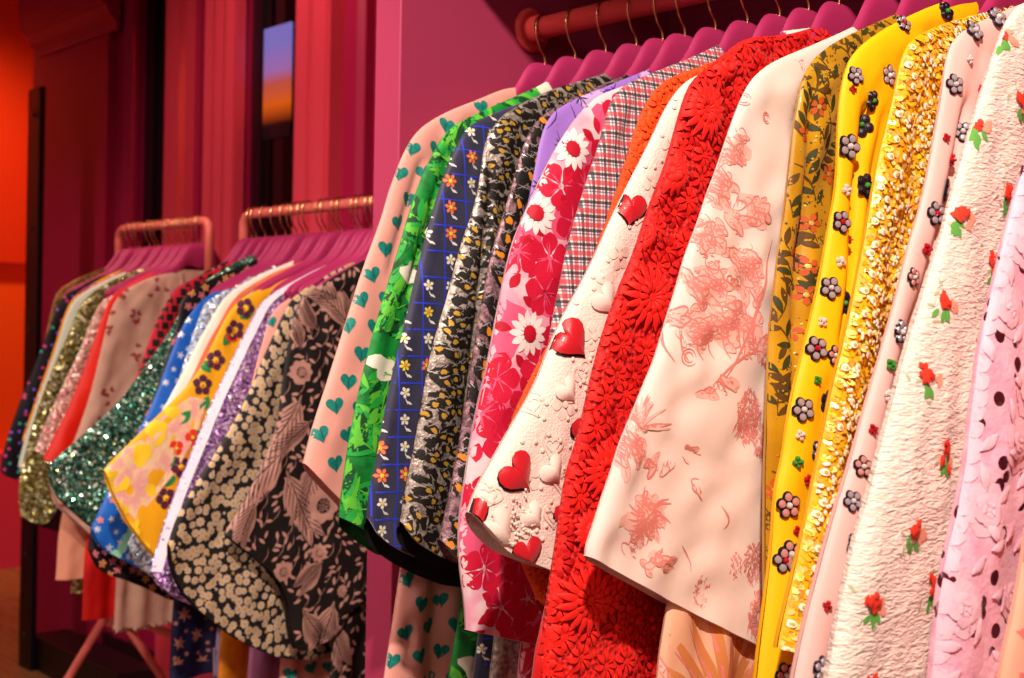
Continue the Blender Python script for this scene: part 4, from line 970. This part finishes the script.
# spare hangers packed tightly among the others
for x in (-2.04, -2.09, -2.135, -2.185, -2.255, -2.315, -2.385, -2.43, -2.60):
    place_hanger('mid', x - .019, 'bare pink hanger packed tightly among others on the middle rack', HGROUP['mid'])
for x in (-2.99, -3.04, -3.09, -3.15, -3.22, -3.33):
    place_hanger('left', x - .02, 'bare pink hanger packed tightly among others on the far rack', HGROUP['left'])

# ================================================================== rails and racks
M_rail = paint('rail_red_pink_paint', '#C9403F', .4); M_pinkmetal = paint('rack_salmon_metal', '#D9695F', .35)
rr = empty('clothes_rail', (-1.0, 1.347, CAMZ + .46), 'thick coral red round rail fixed inside the pink wall unit', 'rail')
mb = MB(); mb.tube([(-.475, 0, 0), (0, 0, 0), (.75, 0, 0)], .0165, 28); mb.build('pole', M_rail, rr, smooth=True)
mb = MB(); mb.tube([(-.474, 0, 0), (-.468, 0, 0), (-.465, 0, 0)], [.034, .034, .029], 28); mb.tube([(-.466, 0, 0), (-.445, 0, 0)], .0205, 28); mb.build('end_flange', M_rail, rr, smooth=False, bevel=.001)
def rack(rail, x0, x1, label):
    ry, rz = RAILS[rail]; root = empty('clothes_rack', ((x0 + x1) / 2, ry, 0), label, 'clothes rack', 'salmon pink clothes racks')
    h = rz; L = (x1 - x0) / 2; rb = .03
    pts = [(-L, 0, h - .16)] + [(-L + rb - rb * math.cos(a), 0, h - rb + rb * math.sin(a)) for a in np.linspace(0, H_PI, 6)] + [(0, 0, h)] + [(L - rb + rb * math.sin(a), 0, h - rb + rb * math.cos(a)) for a in np.linspace(0, H_PI, 6)] + [(L, 0, h - .16)]
    mb = MB(); mb.tube(pts, .0115, 16); mb.build('hanging_bar', M_pinkmetal, root, smooth=True)
    for sx in (-1, 1):
        mb = MB(); mb.tube([(sx * L, 0, h - .15), (sx * L, 0, .50)], .0135, 16); mb.tube([(sx * L, 0, .56), (sx * L, 0, .48)], .019, 16); mb.build('post', M_pinkmetal, root, smooth=True)
        for sy in (-1, 1):
            mb = MB(); mb.tube([(sx * L, 0, .54), (sx * L, sy * .36, .0)], .0115, 14); mb.build('leg', M_pinkmetal, root, smooth=True)
    mb = MB(); mb.tube([(-L, 0, .52), (L, 0, .52)], .010, 12); mb.build('cross_bar', M_pinkmetal, root, smooth=True)
    return root
rack('mid', -2.655, -1.78, 'salmon pink metal clothes rack beside the pink panel, holding the starry blue and daisy jackets')
rack('left', -3.46, -2.945, 'salmon pink metal clothes rack farther left, holding the olive and scarlet jackets')

# ================================================================== wall unit (alcove)
M_pink = paint('unit_pink_paint', '#A23455', .5); M_front = M_pink
def sbox(name, a, b, mm, bevel=0):
    mb = MB(); mb.box(a, b); return structure(mb.build(name, mm, None, bevel=bevel))
cab = empty('wall_unit', (-1.505, 1.10, 0), 'pink painted built-in wall unit with a rail inside and a flat front panel', 'wall unit')
def cpart(name, a, b, mm=M_pink, bevel=.002):
    mb = MB(); o = (-1.505, 1.10, 0); mb.box([a[i] - o[i] for i in range(3)], [b[i] - o[i] for i in range(3)]); return mb.build(name, mm, cab, bevel=bevel)
cpart('side_panel', (-1.535, 1.10, 0), (-1.475, 1.70, 2.72))
cpart('back_panel', (-1.475, 1.665, 0), (-.93, 1.70, 2.72)); cpart('back_panel', (-.925, 1.665, 0), (.10, 1.70, 2.72))
cpart('header_panel', (-1.475, 1.10, CAMZ + .605), (.10, 1.14, 2.72))
cpart('top_panel', (-1.475, 1.14, 2.2), (.10, 1.665, 2.24))
cpart('base_panel', (-1.475, 1.12, .0), (.10, 1.665, .12))
cpart('side_panel', (.10, 1.10, 0), (.16, 1.70, 2.72))

# ================================================================== room
YB = 2.20
M_crim = paint('crimson_wall_paint', '#9C0E40', .5); M_pil = paint('rose_pilaster_paint', '#D23F52', .3); M_or = paint('orange_wall_paint', '#EA5A10', .55); M_or2 = paint('red_orange_wall_paint', '#D93A0A', .55)
mb = MB(); mb.box((-9, -3.2, -.1), (2.5, 3.2, 0)); structure(mb.build('floor', wood_mat()))
sbox('ceiling', (-9, -3.2, 3.2), (2.5, 3.2, 3.3), paint('ceiling_paint', '#B03050', .7))
# back wall, in pieces round the two tall windows
def wx(px, y=YB): return at(px, 300, 'y', y)[0]
w1a, w1b = wx(134), wx(162); w2a, w2b = wx(240), wx(292)
mb = MB(); zt = 3.2
mb.box((-5.6, YB, 0), (w1a, YB + .12, zt)); mb.box((w1b, YB, 0), (w2a, YB + .12, zt)); mb.box((w2b, YB, 0), (2.5, YB + .12, zt))
for a, b in ((w1a, w1b), (w2a, w2b)): mb.box((a, YB, 0), (b, YB + .12, .45))
structure(mb.build('wall_back', M_crim))
gl = N('dark_window_glass'); gl.set(Base_Color=lin('#0d0509'), Roughness=.08, Specular_IOR_Level=.5)
def window(n, a, b):
    root = structure(bpy.data.objects.new('window_%d' % n, None)); COL.objects.link(root); root.location = ((a + b) / 2, YB + .06, 0)
    w = (b - a) / 2; mb = MB(); mb.box((-w, -.004, .45), (w, .004, zt)); g = mb.build('pane', gl.m, root)
    mb = MB()
    for s in (-1, 1): mb.box((s * w - .018, -.03, .45), (s * w + .018, .0, zt))
    mb.build('window_frame', paint('dark_plum_frame', '#3A0618', .5), root); return root, w
window(1, w1a, w1b); win2, w2w = window(2, w2a, w2b)
# the view in the second window: dusk sky over glowing orange haze, lit from outside
sk = N('dusk_view')
sz = sk.n('ShaderNodeSeparateXYZ', {0: sk.co}).outputs[2]
rz = sk.ramp(sk.math('MULTIPLY', sz, 1 / .33), [(0, '#0b0407'), (.14, '#160608'), (.2, '#7a2a08'), (.34, '#C2500F'), (.55, '#A8463A'), (.68, '#8C5C96'), (.95, '#6E62A8')])
sk.set(Base_Color=(0, 0, 0, 1), Emission_Color=rz, Emission_Strength=1.2, Roughness=.3)
pa, pb = at(266, 30, 'y', YB + .055), at(291, 136, 'y', YB + .055)
mb = MB(); mb.box((pa[0] - win2.location.x, -.012, 0), (pb[0] - win2.location.x, -.006, pa[2] - pb[2]))
o = mb.build('lit_view', sk.m, None); o.parent = win2; o.location = (0, 0, pb[2])
# pilasters: fluted profiles standing against the wall
def pilaster(n, pa_, pb_, y, depth, flutes, mm=M_pil):
    a, b = wx(pa_, y - depth), wx(pb_, y - depth); poly = [(a, y)]
    w = b - a; N_ = flutes * 12
    for i in range(N_ + 1):
        t = i / N_; poly.append((a + w * t, y - depth + .012 * (1 - abs(math.cos(t * PI * flutes))) ** .6 * (0 if t < .04 or t > .96 else 1)))
    poly.append((b, y)); mb = MB(); mb.prism(poly, 'z', 0, 3.2); return structure(mb.build('trim_%d' % n, mm))
pilaster(1, 161, 182, YB, .05, 1); pilaster(2, 188, 198, YB, .02, 1, M_crim); pilaster(3, 200, 232, YB, .035, 3)
pilaster(4, 291, 326, YB, .05, 2); pilaster(5, 352, 362, YB, .03, 1, M_crim)
pilaster(6, 119, 131, YB, .02, 1, M_crim)
sbox('base_shadow_strip', (-5.6, YB - .02, 0), (-1.6, YB, .14), mat('base_shadow_paint', '#2a0710', .5))  # dark strip along the wall foot, painting in the shadow at its base
# big corner pier with a moulded capital
px0, px1 = wx(41, 2.165), wx(104, 2.165)
sbox('wall_pier', (px0, 2.165, 0), (px1, YB, 3.2), M_crim)
zc = at(60, 32, 'y', 2.02)[2]
mb = MB(); prof = [(0, 0), (-.015, .0), (-.02, .03), (-.05, .05), (-.07, .085), (-.10, .10), (-.11, .16), (-.11, .30), (0, .30)]
mb.prism([(2.165 + a * .8, zc + .0 + b) for a, b in prof], 'x', px0 - .07, px1 + .10)
structure(mb.build('trim_7', M_crim))
# far orange walls
sbox('wall_far', (-7.3, -3.2, 0), (-7.2, 3.2, 3.2), M_or)
zr = at(10, 263, 'x', -7.2)[2]
sbox('trim_8', (-7.2, 1.5, zr), (-7.14, 3.2, 3.2), M_or2)
sbox('trim_9', (-7.2, .8, 0), (-7.0, 3.2, .62), paint('hot_pink_plinth', '#E2426A', .5))
sbox('wall_side', (-7.2, 3.1, 0), (-5.4, 3.2, 3.2), M_or)
# low pink plinth boards set at a slant under the window
q = at(100, 632, 'z', 0.0); q2 = at(172, 700, 'z', 0.0)
mb = MB(); d = np.array([q2[0] - q[0], q2[1] - q[1]]); d /= np.hypot(*d); nn = np.array([-d[1], d[0]]); nn = nn if nn[1] > 0 else -nn
A = np.array(q[:2]); B_ = A + d * 2.0
mb.prism([tuple(A), tuple(B_), tuple(B_ + nn * .05), tuple(A + nn * .05)], 'z', 0, .42); structure(mb.build('trim_10', paint('pink_plinth_paint', '#D9506E', .5)))
# black steel post with bolts
pq = at(27, 668, 'z', 0.0); zt_ = at(32, 90, 'y', pq[1])[2]
post = empty('steel_post', (pq[0], pq[1], 0), 'tall black steel post with small bolts standing before the crimson wall', 'post')
mb = MB(); mb.box((-.058, -.012, 0), (.058, .012, zt_)); mb.build('upright', mat('black_steel', '#0E0A0B', .4), post, bevel=.004)
for py in (116, 229, 330, 555, 637):
    z = at(33, py, 'y', pq[1])[2]; mb = MB(); mb.tube([(0, -.0119, z), (0, -.018, z)], .008, 12); mb.build('bolt', mat('dull_bolt', '#5a4a48', .4, metal=.6), post)
for bx_ in (((.0, .0125, .55), (.36, .16, .84)), ((.0, .0125, .0), (.75, .16, .13))):
    mb = MB(); mb.box(*bx_); mb.build('crossbeam', mat('black_steel', '#0E0A0B', .4), post, bevel=.004)

# ================================================================== light
def spot(name, loc, aim, power, size, blend, col, radius):
    l = bpy.data.lights.new(name, 'SPOT'); l.energy = power; l.spot_size = math.radians(size); l.spot_blend = blend; l.color = col; l.shadow_soft_size = radius
    o = bpy.data.objects.new(name, l); COL.objects.link(o); o.location = loc
    o.rotation_euler = (Vector(aim) - Vector(loc)).to_track_quat('-Z', 'Y').to_euler(); return o
WARM = (1.0, .85, .74)
spot('ceiling_spot', (.35, -.35, 3.05), (-.85, 1.1, 1.0), 400, 62, .6, WARM, .05)
spot('ceiling_spot', (-1.55, -.5, 2.60), (-2.3, 1.35, 1.1), 180, 62, .7, WARM, .06)
spot('ceiling_spot', (-.2, -1.6, 2.6), (-1.4, 1.2, 1.3), 45, 70, .8, (1, .72, .66), .15)
spot('ceiling_spot', (-6.4, 1.3, 3.1), (-7.2, 2.3, 1.8), 260, 80, .8, (1, .55, .28), .1)
spot('ceiling_spot', (-2.9, 1.0, 3.1), (-3.3, YB, 1.8), 100, 85, .8, (1, .62, .52), .08)
spot('ceiling_spot', (-5.0, .4, 3.1), (-5.2, 1.6, .0), 90, 80, .8, (1, .82, .66), .08)
w = bpy.data.worlds.new('world'); scene.world = w; w.use_nodes = True
w.node_tree.nodes['Background'].inputs[0].default_value = (1.0, .50, .48, 1); w.node_tree.nodes['Background'].inputs[1].default_value = .36
vs = scene.view_settings; vs.view_transform = 'Standard'; vs.look = 'None'; vs.exposure = 0.0; vs.gamma = 1.0; vs.use_curve_mapping = False
scene.cycles.max_bounces = 6; scene.cycles.transparent_max_bounces = 12
